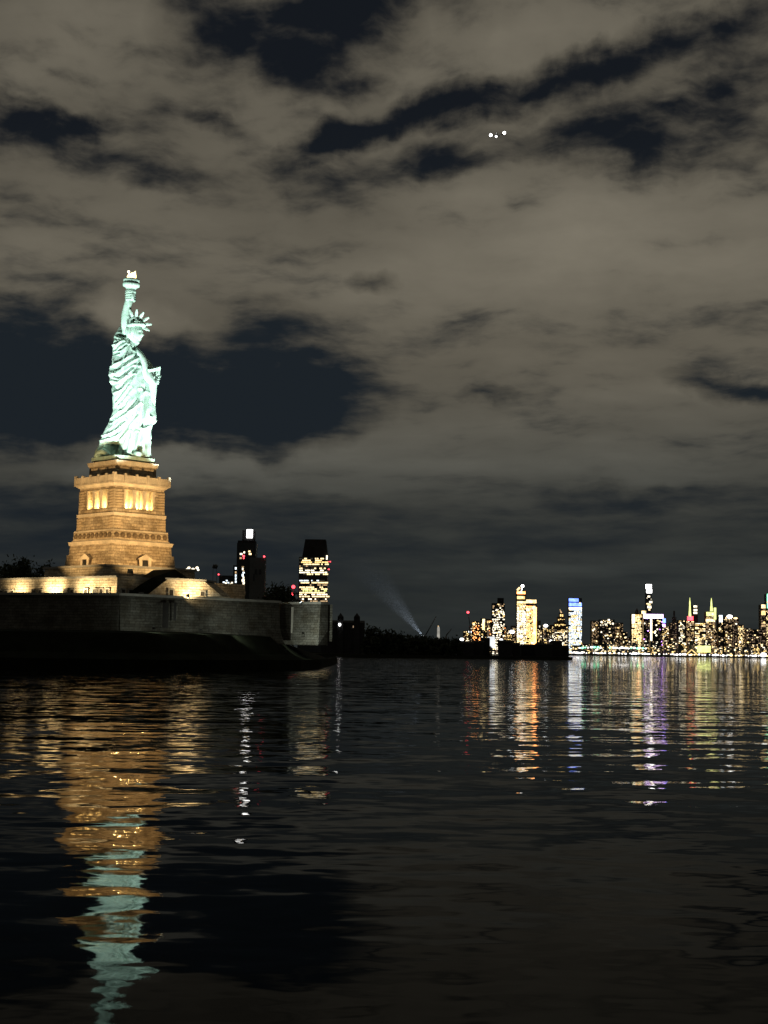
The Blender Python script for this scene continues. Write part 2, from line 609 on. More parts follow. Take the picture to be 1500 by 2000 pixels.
def island_ground():
    mb = MB()
    shore = []
    for px, Y in ((-420, 336), (-260, 322), (-100, 317), (60, 316), (220, 316), (330, 321), (430, 332), (520, 350), (590, 368), (628, 410), (648, 500), (660, 620)):
        c = at(px, 1280, Y)
        shore.append((c.x, Y))
    rows = []
    for k, (d, z) in enumerate(((0, -.5), (.3, 2.3), (3.5, 3.6), (8, 7.8), (14, 8.3), (60, 9.0), (220, 9.0))):
        r = []
        for i, (x, Y) in enumerate(shore):
            a, b = shore[max(i - 1, 0)], shore[min(i + 1, len(shore) - 1)]
            n = Vector((-(b[1] - a[1]), b[0] - a[0], 0)).normalized()
            fade = 1.0 if i < 9 else (.75, .55, .4)[i - 9]
            r.append((x + n.x * d * (1 if d < 30 else .3), Y + n.y * d + (d if d > 30 else 0) * .3, z * (fade if z > 3 else 1)))
        rows.append(r)
    n = len(shore)
    vs = [p for r in rows for p in r]
    fs = [(k * n + i, k * n + i + 1, (k + 1) * n + i + 1, (k + 1) * n + i) for k in range(len(rows) - 1) for i in range(n - 1)]
    mb.add(vs, fs)
    return mb


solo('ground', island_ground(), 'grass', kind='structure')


# ------------------------------------------------------------------ the star fort
FORT_O = (AX, 360.0, 8.0)
fort = thing('star_fort', 'low grey granite star fort whose walls ring the foot of the floodlit pedestal', 'fort', FORT_O)


def wall_poly(P, Q, thick, batter, z0, z1, mb, mbc=None):
    """a battered wall from P to Q seen from the camera's side, with a coping on top"""
    P, Q = Vector((P[0], P[1], 0)), Vector((Q[0], Q[1], 0))
    d = (Q - P).normalized()
    n = Vector((d.y, -d.x, 0))          # towards the camera for P left of Q
    front_t = [P, Q]
    bot = [P + n * batter - d * batter * .4, Q + n * batter + d * batter * .4, Q - n * thick, P - n * thick]
    mid = [P + n * batter * .35, Q + n * batter * .35, Q - n * thick, P - n * thick]
    top = [P, Q, Q - n * thick, P - n * thick]
    zm = z0 + (z1 - z0) * .35
    mb.prism(bot, z0, zm, mid)
    mb.prism(mid, zm + .003, z1, top)
    if mbc is not None:
        e = .35
        cp = [P + n * e - d * e, Q + n * e + d * e, Q - n * (thick + .1) + d * .1, P - n * (thick + .1) - d * .1]
        mbc.prism(cp, z1 + .003, z1 + .55)
    return n, d


ZT = at(232, 1163, 335).z            # top of the outer wall
A = at(232, 1200, 335)
L0 = at(-320, 1200, 352)
B = at(545, 1200, 373)
C0 = at(548, 1200, 396)
C1 = at(626, 1200, 388)
outer = []
for (P, Q, z1, nm) in ((L0, A, ZT, 'outer_wall'), (A, B, ZT, 'outer_wall'), (C0, C1, at(590, 1180, 392).z, 'outer_wall')):
    mb, mc = MB(), MB()
    wall_poly(P, Q, 3.0, 1.4, 6.0, z1, mb, mc)
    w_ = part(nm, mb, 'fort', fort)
    part('coping', mc, 'coping', w_)
    outer.append(w_)
# the returns that close each salient
for (P, Q, z1) in ((Vector((B.x + .3, B.y + 3.2, 0)), Vector((at(520, 1200, 398).x, 398, 0)), ZT - .02), (Vector((C1.x + .4, C1.y + 3.2, 0)), Vector((at(625, 1200, 420).x, 420, 0)), at(590, 1180, 392).z - .02)):
    mb = MB()
    wall_poly(Q, P, 2.5, .8, 7.0, z1, mb)
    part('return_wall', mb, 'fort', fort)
# tall dark recesses in the lit face
nAB = Vector((B.y - A.y, -(B.x - A.x), 0)).normalized()
dAB = Vector((B.x - A.x, B.y - A.y, 0)).normalized()
for (pxa, pxb, ya, yb) in ((309, 324, 1177, 1226), (331, 338, 1177, 1212)):
    f0 = (pxa + pxb) / 2
    s = (f0 - 232) / (545 - 232)
    s = s * 335 / (335 * s + 373 * (1 - s))
    base = A.lerp(B, s)
    z1, z0 = at(f0, ya, base.y).z, at(f0, yb, base.y).z
    hw = (pxb - pxa) / 2 * .118
    mb = MB()
    c = Vector((base.x, base.y, (z0 + z1) / 2)) + nAB * .55
    mb.obox(c, dAB, nAB, (0, 0, 1), hw, .55, (z1 - z0) / 2)
    part('sally_port', mb, 'dark_door', fort)
    mb = MB()
    for sgn in (-1, 1):
        mb.obox(c + dAB * sgn * (hw + .18) + nAB * .06, dAB, nAB, (0, 0, 1), .17, .6, (z1 - z0) / 2)
    part('port_surround', mb, 'fort', fort)
# terreplein: the flat top inside the walls
tp = MB()
tp.prism([(L0.x, L0.y + 2), (A.x - 1, A.y + 3.5), (B.x - 4, B.y + 3), (C0.x + 6, C0.y + 4), (C1.x - 3, C1.y + 4), (C1.x - 6, 440), (L0.x, 440)], 9.0, ZT - .35)
part('rampart_top', tp, 'paving', fort)

# the lit terrace range with its doorways
ZW0 = ZT - .30
K = at(227, 1200, 350)
WL = at(-40, 1200, 377)
WR = at(300, 1200, 360)
ZW1 = at(226, 1128, 350).z


def range_wall(P, Q, z1, doors, depth=9.0):
    mb, mc = MB(), MB()
    n, d = wall_poly(P, Q, depth, .35, ZW0, z1, mb)
    w_ = part('terrace_wall', mb, 'fort_warm', fort)
    e = .3
    P3, Q3 = Vector((P.x, P.y, 0)), Vector((Q.x, Q.y, 0))
    mc.prism([P3 + n * e, Q3 + n * e, Q3 - n * depth, P3 - n * depth], z1 + .003, z1 + .45)
    part('cornice', mc, 'coping', w_)
    for px in doors:
        # where the line of sight at that pixel meets the wall line
        r = ray(px, 1150)
        k = r.x / r.y
        tt = (P3.x - k * P3.y) / (k * (Q3.y - P3.y) - (Q3.x - P3.x))
        b = P3.lerp(Q3, tt)
        hz = 1.12
        md = MB()
        md.obox(Vector((b.x, b.y, ZW0 + hz)) + n * .30, d, n, (0, 0, 1), .5, .22, hz)
        dr = part('door', md, 'dark_door', fort)
        ms = MB()
        for sg in (-1, 1):
            ms.obox(Vector((b.x, b.y, ZW0 + hz)) + n * .36 + d * sg * .60, d, n, (0, 0, 1), .09, .24, hz)
        ms.obox(Vector((b.x, b.y, ZW0 + 2 * hz + .16)) + n * .36, d, n, (0, 0, 1), .70, .24, .15)
        part('door_frame', ms, 'coping', dr)
    return n, d


nWL, dWL = range_wall(WL, K, ZW1, (6, 15, 27, 69, 82, 131, 144, 171, 188, 201, 213))
nWR, dWR = range_wall(Vector((K.x + .05, K.y + .6, 0)), WR, ZW1 - .05, (238, 252))

# square foundation of the pedestal, corner towards the camera
MPP = (at(240, 1100, YS) - at(239, 1100, YS)).x


def zz(y, x=237.5, Y=YS):
    return at(x, y, Y).z


hF = 146 * MPP / math.sqrt(2)


def sq(h):
    """square of half side h turned 45 degrees about the monument's axis"""
    r = h * math.sqrt(2)
    return [(AX, YS - r), (AX + r, YS), (AX, YS + r), (AX - r, YS)]


ZF = zz(1110)
mb = MB()
mb.prism(sq(hF + .5), ZW0, ZF - .55, sq(hF))
part('foundation_block', mb, 'fort_warm', fort)
mb = MB()
mb.prism(sq(hF + .45), ZF - .547, ZF)
part('foundation_cornice', mb, 'coping', fort)

# dark grassed bank between the two lit ranges
pts = [at(*q) for q in ((246, 1162, 352), (272, 1143, 354), (296, 1129, 357), (275, 1128, 362), (300, 1113, 366), (342, 1112, 366), (366, 1131, 364), (366, 1163, 360))]
mb = MB()
mb.slab([Vector((q.x, q.y, q.z)) for q in pts], (0, 6, 0))
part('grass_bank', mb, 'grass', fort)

# the lit bastion range with sloping ends
TY = 351.5
pts = [at(x, y, TY) for x, y in ((284, 1165), (327, 1131.5), (399, 1135.5), (434, 1165))]
mb = MB()
mb.slab(pts, (1.5, 7, 0))
bas = part('bastion_wall', mb, 'fort_warm', fort)
mb = MB()
a, b = at(325, 1131.2, TY), at(401, 1135.2, TY)
mb.slab([a + Vector((-.2, -.25, .003)), b + Vector((.3, -.25, .003)), b + Vector((.3, -.25, .35)), a + Vector((-.2, -.25, .35))], (1.5, 7.2, 0))
part('cornice', mb, 'coping', bas)
for px, y0, y1 in ((335, 1152, 1163), (396, 1156, 1164)):
    a, b = at(px - 3.6, y1, TY - .02), at(px + 3.6, y0, TY - .02)
    md = MB()
    md.box(a.x, b.x, TY - .25, TY - .02, a.z, b.z)
    dr = part('door', md, 'dark_door', fort)
    ms = MB()
    ms.box(a.x - .3, a.x - .02, TY - .42, TY - .01, a.z, b.z)
    ms.box(b.x + .02, b.x + .3, TY - .42, TY - .01, a.z, b.z)
    ms.box(a.x - .3, b.x + .3, TY - .42, TY - .01, b.z + .01, b.z + .3)
    part('door_frame', ms, 'coping', dr)
# the dimmer wall running off behind it
P, Q = at(396, 1164, 368), at(478, 1164, 380)
mb = MB()
wall_poly(P, Q, 5, .2, ZW0, at(420, 1138, 370).z, mb)
part('rear_wall', mb, 'fort_warm', fort)

# ------------------------------------------------------------------ the pedestal (built square, turned 45 degrees as one)
PZ = ZF
ped = thing('pedestal', 'tall tapering tan granite pedestal with lit loggias under the green statue', 'pedestal', (AX, YS, PZ), rotz=math.radians(45))
R2 = math.sqrt(2)


def hs(hd):
    return hd * MPP / R2


def lz(y):
    return zz(y) - PZ


def tier(name, hd0, y0, hd1, y1, material, parent=ped, lift=0.0):
    mb = MB()
    h0, h1 = hs(hd0), hs(hd1)
    mb.prism([(-h0, -h0), (h0, -h0), (h0, h0), (-h0, h0)], lz(y0) + lift, lz(y1) - .004, [(-h1, -h1), (h1, -h1), (h1, h1), (-h1, h1)])
    return part(name, mb, material, parent, local=True)


tier('base_course', 108, 1109.9, 107, 1098, 'granite')
tier('plinth', 106.5, 1098, 104.5, 1086, 'granite')
tier('lower_die', 100.5, 1086, 99, 1068, 'granite')
tier('lower_cornice', 101, 1068, 103.5, 1061, 'granite_smooth')
tier('sloped_course', 98, 1061, 94, 1058, 'granite_smooth')
tier('shield_band', 93.5, 1058, 92, 1043, 'granite')
tier('string_course', 93, 1043, 91.5, 1039.5, 'granite_smooth')
tier('shaft_die', 88, 1039.5, 85, 1013, 'granite')
tier('string_course', 87.5, 1013, 88, 1007, 'granite_smooth')
tier('loggia_sill', 84.6, 1007, 84.2, 998, 'granite')
tier('loggia_core', 60, 998, 60, 958, 'granite_smooth')
tier('loggia_lintel', 82.6, 962, 82.2, 957, 'granite')
tier('cornice', 83, 957, 92, 952, 'granite_smooth')
tier('balcony_slab', 94.5, 952, 94.5, 949, 'granite_smooth')
tier('upper_die', 66.5, 949, 65.5, 914, 'granite')
tier('upper_cornice', 68, 914, 70.7, 906, 'granite_smooth')
H = hs(83.8)
OPEN = H * .61
zl0, zl1 = lz(998), lz(962)
face_axes = [((1, 0), (0, -1)), ((0, 1), (1, 0)), ((-1, 0), (0, 1)), ((0, -1), (-1, 0))]    # along, outward
for su in (-1, 1):
    for sv in (-1, 1):
        mb = MB()
        xs, ys = sorted((su * OPEN, su * (H - .12))), sorted((sv * OPEN, sv * (H - .12)))
        mb.box(xs[0], xs[1], ys[0], ys[1], zl0, zl1)
        part('corner_pier', mb, 'granite', ped, local=True)
# rusticated blocks up the corners, loggia storey and die below
qm = {}


def quoin(w, h, key):
    if key not in qm:
        mb = MB()
        mb.pillow((0, 0, 0), (1, 0, 0), (0, -1, 0), w / 2, .20, h / 2, .10)
        qm[key] = mesh_of('quoin_block', mb, (0, 0, 0), 'granite_rough')
    return qm[key]


for (y0, y1, hd, rows, key) in ((998, 962, 83.2, 7, 'a'), (1036, 1015, 86.3, 4, 'b')):
    za, zb = lz(y0), lz(y1)
    rh = (zb - za) / rows
    hh = hs(hd)
    for k in range(rows):
        for (al, out) in face_axes[0:1] + face_axes[3:4]:
            for sg in (-1, 1):
                w = 2.7 if (k + (sg > 0)) % 2 else 2.2
                u = sg * (hh - w / 2 + .05)
                o = part('quoin_block', quoin(w, rh - .07, (key, w)), None, ped, local=True,
                         loc=(al[0] * u + out[0] * (hh - .02), al[1] * u + out[1] * (hh - .02), za + rh * (k + .5)))
                o.rotation_euler = (0, 0, math.atan2(out[1], out[0]) + math.pi / 2)
# loggia pillars, jambs and lamps behind them
bay = OPEN * 2 / 3
for fi, (al, out) in enumerate(face_axes):
    for u in (-OPEN / 3, OPEN / 3):
        mb = MB()
        d0 = H - .75
        c = Vector((al[0] * u + out[0] * d0, al[1] * u + out[1] * d0, (zl0 + zl1) / 2))
        mb.obox(c, (*al, 0), (*out, 0), (0, 0, 1), .50, .55, (zl1 - zl0) / 2 - .01)
        mb.obox(c + Vector((0, 0, (zl1 - zl0) / 2 - .3)), (*al, 0), (*out, 0), (0, 0, 1), .68, .66, .25)
        mb.obox(c - Vector((0, 0, (zl1 - zl0) / 2 - .25)), (*al, 0), (*out, 0), (0, 0, 1), .66, .64, .22)
        part('loggia_pillar', mb, 'granite_smooth', ped, local=True)
    # jamb strips that narrow the openings, and a balustrade rail
    for sg in (-1, 1):
        mb = MB()
        u = sg * (OPEN - .25)
        mb.obox(Vector((al[0] * u + out[0] * (H - .6), al[1] * u + out[1] * (H - .6), (zl0 + zl1) / 2)), (*al, 0), (*out, 0), (0, 0, 1), .26, .35, (zl1 - zl0) / 2 - .02)
        part('loggia_jamb', mb, 'granite_smooth', ped, local=True)
    if fi in (0, 3):
        for u in (-bay, 0, bay):
            mb = MB()
            c = Vector((al[0] * u + out[0] * (H - 1.75), al[1] * u + out[1] * (H - 1.75), zl0 + .22))
            mb.obox(c, (*al, 0), (*out, 0), (0, 0, 1), .45, .15, .12)
            lp = part('loggia_lamp', mb, 'lens_warm', ped, local=True)
            L = bpy.data.lights.new('loggia_lamp_light', 'POINT')
            L.energy, L.color, L.shadow_soft_size = 640, (1.0, .70, .26), .25
            lo = bpy.data.objects.new('loggia_lamp_light', L)
            COL.objects.link(lo)
            lo.parent = lp
            lo.location = c + Vector((0, 0, .45))
# balcony parapet with its posts
zp0, zp1 = lz(949), lz(936)
hp = hs(94.2)
for fi, (al, out) in enumerate(face_axes):
    mb = MB()
    c = Vector((out[0] * (hp - .35), out[1] * (hp - .35), (zp0 + zp1) / 2))
    mb.obox(c, (*al, 0), (*out, 0), (0, 0, 1), hp - .72, .22, (zp1 - zp0) / 2)
    pw = part('parapet', mb, 'granite_smooth', ped, local=True)
    for k in range(1, 5):
        u = -hp + 2 * hp * k / 5
        mb = MB()
        c = Vector((al[0] * u + out[0] * (hp - .3), al[1] * u + out[1] * (hp - .3), (zp0 + zp1) / 2 + .22))
        mb.obox(c, (*al, 0), (*out, 0), (0, 0, 1), .32, .36, (zp1 - zp0) / 2 + .2)
        part('parapet_post', mb, 'granite_smooth', pw, local=True)
for su in (-1, 1):
    for sv in (-1, 1):
        mb = MB()
        mb.box(*sorted((su * (hp - .72), su * (hp + .06))), *sorted((sv * (hp - .72), sv * (hp + .06))), zp0, zp1 + .55)
        part('parapet_post', mb, 'granite_smooth', ped, local=True)
# round shields along the band
hb = hs(93)
zb = (lz(1058) + lz(1043)) / 2 + .05
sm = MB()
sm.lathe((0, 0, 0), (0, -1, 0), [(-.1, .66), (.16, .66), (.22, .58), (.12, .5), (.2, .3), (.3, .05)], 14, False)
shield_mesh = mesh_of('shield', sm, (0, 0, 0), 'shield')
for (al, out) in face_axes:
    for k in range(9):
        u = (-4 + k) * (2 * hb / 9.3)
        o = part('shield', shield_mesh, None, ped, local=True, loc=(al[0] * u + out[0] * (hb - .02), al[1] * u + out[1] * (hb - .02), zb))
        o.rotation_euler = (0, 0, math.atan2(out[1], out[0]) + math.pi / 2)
# gabled doorways at the foot of the two faces
for (al, out) in (face_axes[0], face_axes[3]):
    hh = hs(107)
    au, ou = Vector((*al, 0)), Vector((*out, 0))
    mb = MB()
    c = ou * (hh + .2)
    zt = lz(1097)
    for sg in (-1, 1):
        mb.obox(c + au * sg * 1.35 + Vector((0, 0, zt / 2)), au, ou, (0, 0, 1), .45, .7, zt / 2)
    pts = [c + ou * .75 + au * u + Vector((0, 0, z)) for u, z in ((-2.1, zt + .003), (2.1, zt + .003), (2.1, zt + .35), (0, zt + 1.5), (-2.1, zt + .35))]
    mb.slab(pts, tuple(-ou * 1.9))
    dr = part('gabled_doorway', mb, 'granite_smooth', ped, local=True)
    md = MB()
    md.obox(c + ou * .1 + Vector((0, 0, zt / 2)), au, ou, (0, 0, 1), .88, .3, zt / 2 - .02)
    part('door', md, 'dark_door', dr, local=True)

# ------------------------------------------------------------------ the statue
SZ = zz(906)
statue = thing('statue', 'floodlit pale green copper statue of a robed woman raising a torch', 'statue', (AX, YS, SZ))


def SP(px, py, dy=0.0):
    """pixel on the statue's mid plane -> world, pushed dy away from the camera"""
    q = at(px, py, YS)
    return Vector((q.x, YS + dy, q.z))


# copper-clad slab under the feet, corner to the camera like the pedestal
mb = MB()
h = hs(66.4)
ch = .9


def sqc(h, c):
    pts = [(-h + c, -h), (h - c, -h), (h, -h + c), (h, h - c), (h - c, h), (-h + c, h), (-h, h - c), (-h, -h + c)]
    k = 1 / R2
    return [(AX + (x - y) * k, YS + (x + y) * k) for x, y in pts]


mb.prism(sqc(h - .5, ch), SZ, SZ + .45)
mb.prism(sqc(h, ch), SZ + .453, zz(896))
part('base_slab', mb, 'copper', statue)

LEFT = [(635, 243), (638, 236), (646.7, 231.7), (660, 225.8), (666, 224), (671.7, 223), (676, 221), (680, 220.5), (686.7, 222), (700, 221.7), (705, 221.5), (714, 219), (722, 216.5), (735, 215), (746.7, 217.2), (753, 221), (760, 221.2), (768, 221.3), (778, 221), (786.7, 221.7), (803, 222.5), (811, 220), (818, 217.8), (825, 216), (831, 212), (838, 207.5), (855, 200), (868, 193), (880, 188), (893, 184)]
RIGHT = [(635, 247), (638, 252), (646.7, 256), (660, 259), (671.7, 266), (680, 270), (686.7, 275), (693, 280), (700, 285), (710, 288.5), (722, 291), (735, 294), (748, 296.5), (760, 298), (780, 300), (796.7, 302), (812, 303.5), (821.7, 304), (825, 301), (828, 297.5), (834, 295.5), (840, 294.3), (863, 293.6), (893, 293.5)]
DEPTH = [(635, .8), (646, 1.9), (660, 2.7), (672, 3.5), (690, 3.95), (722, 4.1), (760, 4.2), (800, 4.4), (840, 4.8), (893, 5.3)]
# folds: points in the photograph's pixels, depth (m, minus = groove), half width (px)


def c2(*pts):
    return [(150 + x / 6, 680 + y / 6) for x, y in pts]


def c1(*pts):
    return [(150 + x / 6, 480 + y / 6) for x, y in pts]


def c0(*pts):
    return [(210 + x / 12.5, 530 + y / 12.5) for x, y in pts]


FOLDS = [
    (c2((735, 60), (722, 120), (640, 170), (560, 230), (480, 272), (425, 262)), -.85, 2.4),
    (c2((535, 255), (480, 285), (430, 280)), -.9, 3.2),
    (c2((700, 255), (620, 310), (520, 370), (460, 350)), -.55, 1.7),
    (c2((740, 260), (680, 345), (600, 430), (560, 485), (480, 518), (445, 450)), -.8, 2.2),
    (c2((455, 440), (465, 505)), -.8, 2.6),
    (c2((700, 350), (640, 440), (540, 590), (490, 640)), -.5, 1.8),
    (c2((660, 500), (600, 590), (520, 680)), -.38, 1.8),
    (c2((765, 535), (745, 620), (690, 700), (620, 770), (520, 820), (430, 872)), -.75, 2.2),
    (c2((560, 700), (500, 760), (440, 800)), -.35, 1.8),
    (c2((770, 700), (740, 800), (660, 900), (560, 1050), (500, 1125)), -.65, 2.1),
    (c2((690, 800), (620, 920), (540, 1010), (420, 1062), (300, 1078)), -.6, 2.0),
    (c2((600, 880), (500, 960), (400, 1000)), -.35, 1.8),
    (c2((832, 560), (822, 750), (797, 950)), -.85, 2.0),
    (c2((735, 1020), (710, 1150), (692, 1245)), -.6, 1.7),
    (c2((800, 985), (775, 1100), (752, 1250)), -.7, 1.9),
    (c2((660, 1020), (635, 1120), (610, 1230)), -.55, 1.8),
    (c2((830, 985), (826, 1100), (815, 1270)), -.5, 1.5),
    (c2((828, 215), (832, 400), (838, 540)), -.5, 1.6),
    (c2((866, 240), (880, 480), (890, 640), (893, 800)), -.45, 1.6),
    (c2((772, 100), (760, 200), (690, 310)), -.5, 1.7),
    (c2((640, 620), (590, 700), (545, 745)), -.3, 1.6),
    (c2((300, 1050), (340, 1100), (300, 1140)), -.5, 1.8),
    # ridges
    (c2((800, 150), (792, 400), (775, 620), (740, 760)), .45, 4.0),
    (c2((430, 850), (560, 800), (700, 745), (760, 690)), .55, 2.2),
    (c2((900, 500), (915, 800), (922, 860)), .4, 2.6),
    (c2((775, 965), (830, 945), (885, 915)), .5, 2.4),
    (c2((400, 330), (430, 410), (520, 430), (620, 360)), .5, 2.4),
    (c2((430, 120), (480, 230), (560, 200), (690, 130)), .5, 3.0),
    (c2((330, 1040), (440, 1040), (560, 960)), .35, 2.6),
    # upper mantle
    (c0((170, 1795), (240, 1790), (320, 1775)), -.6, 1.4),
    (c0((230, 1975), (330, 1900), (450, 1800)), -.6, 1.5),
    (c0((350, 1990), (430, 1930), (520, 1860)), -.5, 1.4),
    (c0((590, 1720), (640, 1850), (690, 1950), (760, 1990)), -.6, 1.6),
    (c0((310, 1590), (400, 1640), (480, 1610), (560, 1520)), -.7, 2.2),
    (c0((320, 1720), (350, 1740)), -.5, 1.5),
    (c1((455, 1290), (530, 1285)), -.4, 1.4),
    (c1((600, 1340), (630, 1250), (640, 1200)), -.4, 1.4),
    (c1((480, 1380), (520, 1330)), -.4, 1.5),
    (c1((545, 1440), (590, 1370), (610, 1320)), -.4, 1.5),
    (c1((470, 1100), (500, 1140)), -.4, 1.4),
    (c0((330, 1370), (250, 1560), (200, 1640)), .45, 2.6),
    (c0((170, 1850), (300, 1860), (420, 1760)), .4, 2.6),
]


def seg_dist(X, Y, poly):
    best = np.full(X.shape, 1e9)
    for (x0, y0), (x1, y1) in zip(poly[:-1], poly[1:]):
        ex, ey = x1 - x0, y1 - y0
        tt = np.clip(((X - x0) * ex + (Y - y0) * ey) / (ex * ex + ey * ey + 1e-9), 0, 1)
        best = np.minimum(best, np.hypot(X - x0 - tt * ex, Y - y0 - tt * ey))
    return best


def robe():
    NR, NA = 330, 300
    ys = np.linspace(893.5, 635.2, NR)
    lx = np.interp(ys, [a for a, b in LEFT], [b for a, b in LEFT])
    rx = np.interp(ys, [a for a, b in RIGHT], [b for a, b in RIGHT])
    dp = np.interp(ys, [a for a, b in DEPTH], [b for a, b in DEPTH])
    th = np.linspace(0, 2 * np.pi, NA, endpoint=False)
    ct, st = np.cos(th), np.sin(th)
    ex = 2 / 2.35
    cx = np.sign(ct) * np.abs(ct) ** ex
    sx = np.sign(st) * np.abs(st) ** ex
    U = (lx + rx)[:, None] / 2 + (rx - lx)[:, None] / 2 * cx[None, :]        # px across
    V = np.repeat(ys[:, None], NA, 1)
    Dp = dp[:, None] * sx[None, :]
    front = st[None, :] < 0
    Um = np.where(front, U, (lx + rx)[:, None] - U)
    disp = np.zeros_like(U)
    for poly, amp, w in FOLDS:
        d = seg_dist(Um, V, poly)
        amp *= .82
        g = amp * np.exp(-(d / w) ** 2)
        if amp < 0:
            g += -amp * .42 * np.exp(-((d - 2.4 * w) / (1.1 * w)) ** 2)
        disp += g
    # small hanging pleats all round, strongest low down
    low = np.clip((V - 800) / 60, 0, 1)
    disp += low * .13 * np.sin(th[None, :] * 26 + 2.2 * np.sin(V / 21.0))
    disp += .10 * np.sin(Um * .31 + V * .23) * np.sin(V * .11 - Um * .05)
    # the hem lifts over the trailing foot: hollow at the lower left
    hol = np.exp(-((Um - 218) / 21) ** 4) * np.clip((V - 862) / 10, 0, 1) * (V < 900)
    disp -= 4.2 * hol * front
    # outward direction in (across, depth)
    nx, ny = ct / 1.0, st / .9
    ln = np.hypot(nx, ny)
    nx, ny = nx / ln, ny / ln
    edge = np.abs(ct)[None, :] ** 6
    dsc = disp * (1 - .45 * edge)
    mb = MB()
    pts = []
    for k in range(NR):
        a, b = at(200, ys[k], YS), at(300, ys[k], YS)
        sc = (b.x - a.x) / 100
        for i in range(NA):
            f = (U[k, i] - 200) / 100
            pts.append((a.x + (b.x - a.x) * f + nx[i] * dsc[k, i], YS + Dp[k, i] + ny[i] * dsc[k, i], a.z + (b.z - a.z) * f))
    rr = [pts[k * NA:(k + 1) * NA] for k in range(NR)]
    mb.rings(rr)
    return mb


part('robe', robe(), 'copper', statue)

# trailing heel and the leading toes under the hem
mb = MB()
mb.tube([SP(190, 894, -2.2), SP(197, 886, -2.4), SP(205, 884, -2.6), SP(214, 889, -3.0), SP(222, 894, -3.4)], [.5, .75, .85, .7, .45], 12)
part('foot', mb, 'copper', statue)
mb = MB()
mb.tube([SP(268, 889, -4.2), SP(276, 891, -5.2), SP(283, 894, -6.0)], [.8, .75, .45], 12)
part('foot', mb, 'copper', statue)

# raised right arm with the fist round the torch
mb = MB()
arm_px = [(578, 1570, 82), (480, 1500, 88), (470, 1400, 92), (480, 1300, 102), (492, 1200, 106), (503, 1100, 106), (520, 1000, 96), (535, 920, 86), (560, 840, 82), (590, 770, 80), (605, 740, 78)]
arm_px[0] = (440, 1590, 92)
mb.tube([SP(210 + x / 12.5, 530 + y / 12.5, -1.6 - .2 * i) for i, (x, y, r) in enumerate(arm_px)], [r / 12.5 * MPP * 1.13 for x, y, r in arm_px], 20)
part('raised_arm', mb, 'copper', statue)
HB = SP(210 + 612 / 12.5, 530 + 690 / 12.5, -3.6)
mb = MB()
mb.ball(HB + Vector((-.25, .15, 0)), (1.05, .95, 1.15), 9)
k = MPP / 12.5
for i, (y, r) in enumerate(((620, 40), (675, 42), (730, 40), (780, 34))):
    c = SP(210 + 615 / 12.5, 530 + y / 12.5, -3.6)
    arc = []
    for q in range(7):
        a = math.radians(-170 + q * 42)
        arc.append(c + Vector((math.cos(a) * 1.12, math.sin(a) * 1.1, .05 * math.sin(q))))
    mb.tube(arc, [.30, .36, .38, .38, .36, .33, .24], 10)
mb.tube([SP(210 + 640 / 12.5, 530 + 800 / 12.5, -4.3), SP(210 + 680 / 12.5, 530 + 740 / 12.5, -4.6), SP(210 + 690 / 12.5, 530 + 670 / 12.5, -4.6), SP(210 + 680 / 12.5, 530 + 610 / 12.5, -4.5)], [.36, .42, .38, .25], 10)
part('fist', mb, 'copper', statue)

# torch
def T(y, r):
    return (at(260, 530 + y / 12.5, YS).z, r * k * 1.07)


prof = [(960, 25), (930, 45), (860, 55), (820, 62), (790, 60), (640, 70), (615, 118), (590, 126), (560, 120), (535, 96), (510, 118), (480, 126), (465, 150), (450, 190), (410, 196), (375, 192), (365, 160), (345, 152), (340, 186), (300, 188), (275, 178), (272, 120)]
base = SP(210 + 612 / 12.5, 530 + 700 / 12.5, -3.6)
mb = MB()
z_ref = at(260, 530 + 700 / 12.5, YS).z
tilt = Vector((.045, 0, 1)).normalized()
mb.lathe(Vector((base.x, base.y, z_ref)), tilt, [(T(y, r)[0] - z_ref, T(y, r)[1]) for y, r in prof], 26)
for q in range(26):
    a = 2 * math.pi * q / 26
    o = Vector((base.x, base.y, z_ref)) + tilt * (T(355, 1)[0] - z_ref) + Vector((math.cos(a), math.sin(a), 0)) * 178 * k
    mb.tube([o - Vector((0, 0, .35)), o + Vector((0, 0, .45))], .07, 5)
torch = part('torch', mb, 'copper', statue)
mb = MB()
fb = Vector((base.x, base.y, z_ref)) + tilt * (T(275, 1)[0] - z_ref)
for (ox, oy, hgt, r, lean) in ((0, 0, 1.6, 1.15, .1), (.55, -.3, 1.9, .62, .25), (-.55, -.2, 1.35, .62, -.1), (.1, .5, 1.5, .7, 0), (.2, -.6, 1.45, .6, .05)):
    c = fb + Vector((ox, oy, 0))
    mb.tube([c, c + Vector((lean * .2, 0, hgt * .3)), c + Vector((lean * .3, 0, hgt * .6)), c + Vector((lean, 0, hgt * .85)), c + Vector((lean * 1.8, 0, hgt * 1.1))],
            [r * .85, r, r * .85, r * .45, .04], 12)
part('flame', mb, 'copper_gold', torch)
mb = MB()
lp = SP(210 + 572 / 12.5, 530 + 92 / 12.5, -3.6)
mb.ball(lp, .34, 7)
mb.tube([lp, Vector((lp.x + .1, lp.y, fb.z))], .05, 5)
part('beacon', mb, 'e_white', torch)

# head
HC = SP(266.5, 656, -2.3)
FW = Vector((.90, -.43, -.05)).normalized()
LF = Vector((.43, .90, 0)).normalized()
UPH = LF.cross(FW) * -1
UPH = FW.cross(LF)
if UPH.z < 0:
    UPH = -UPH


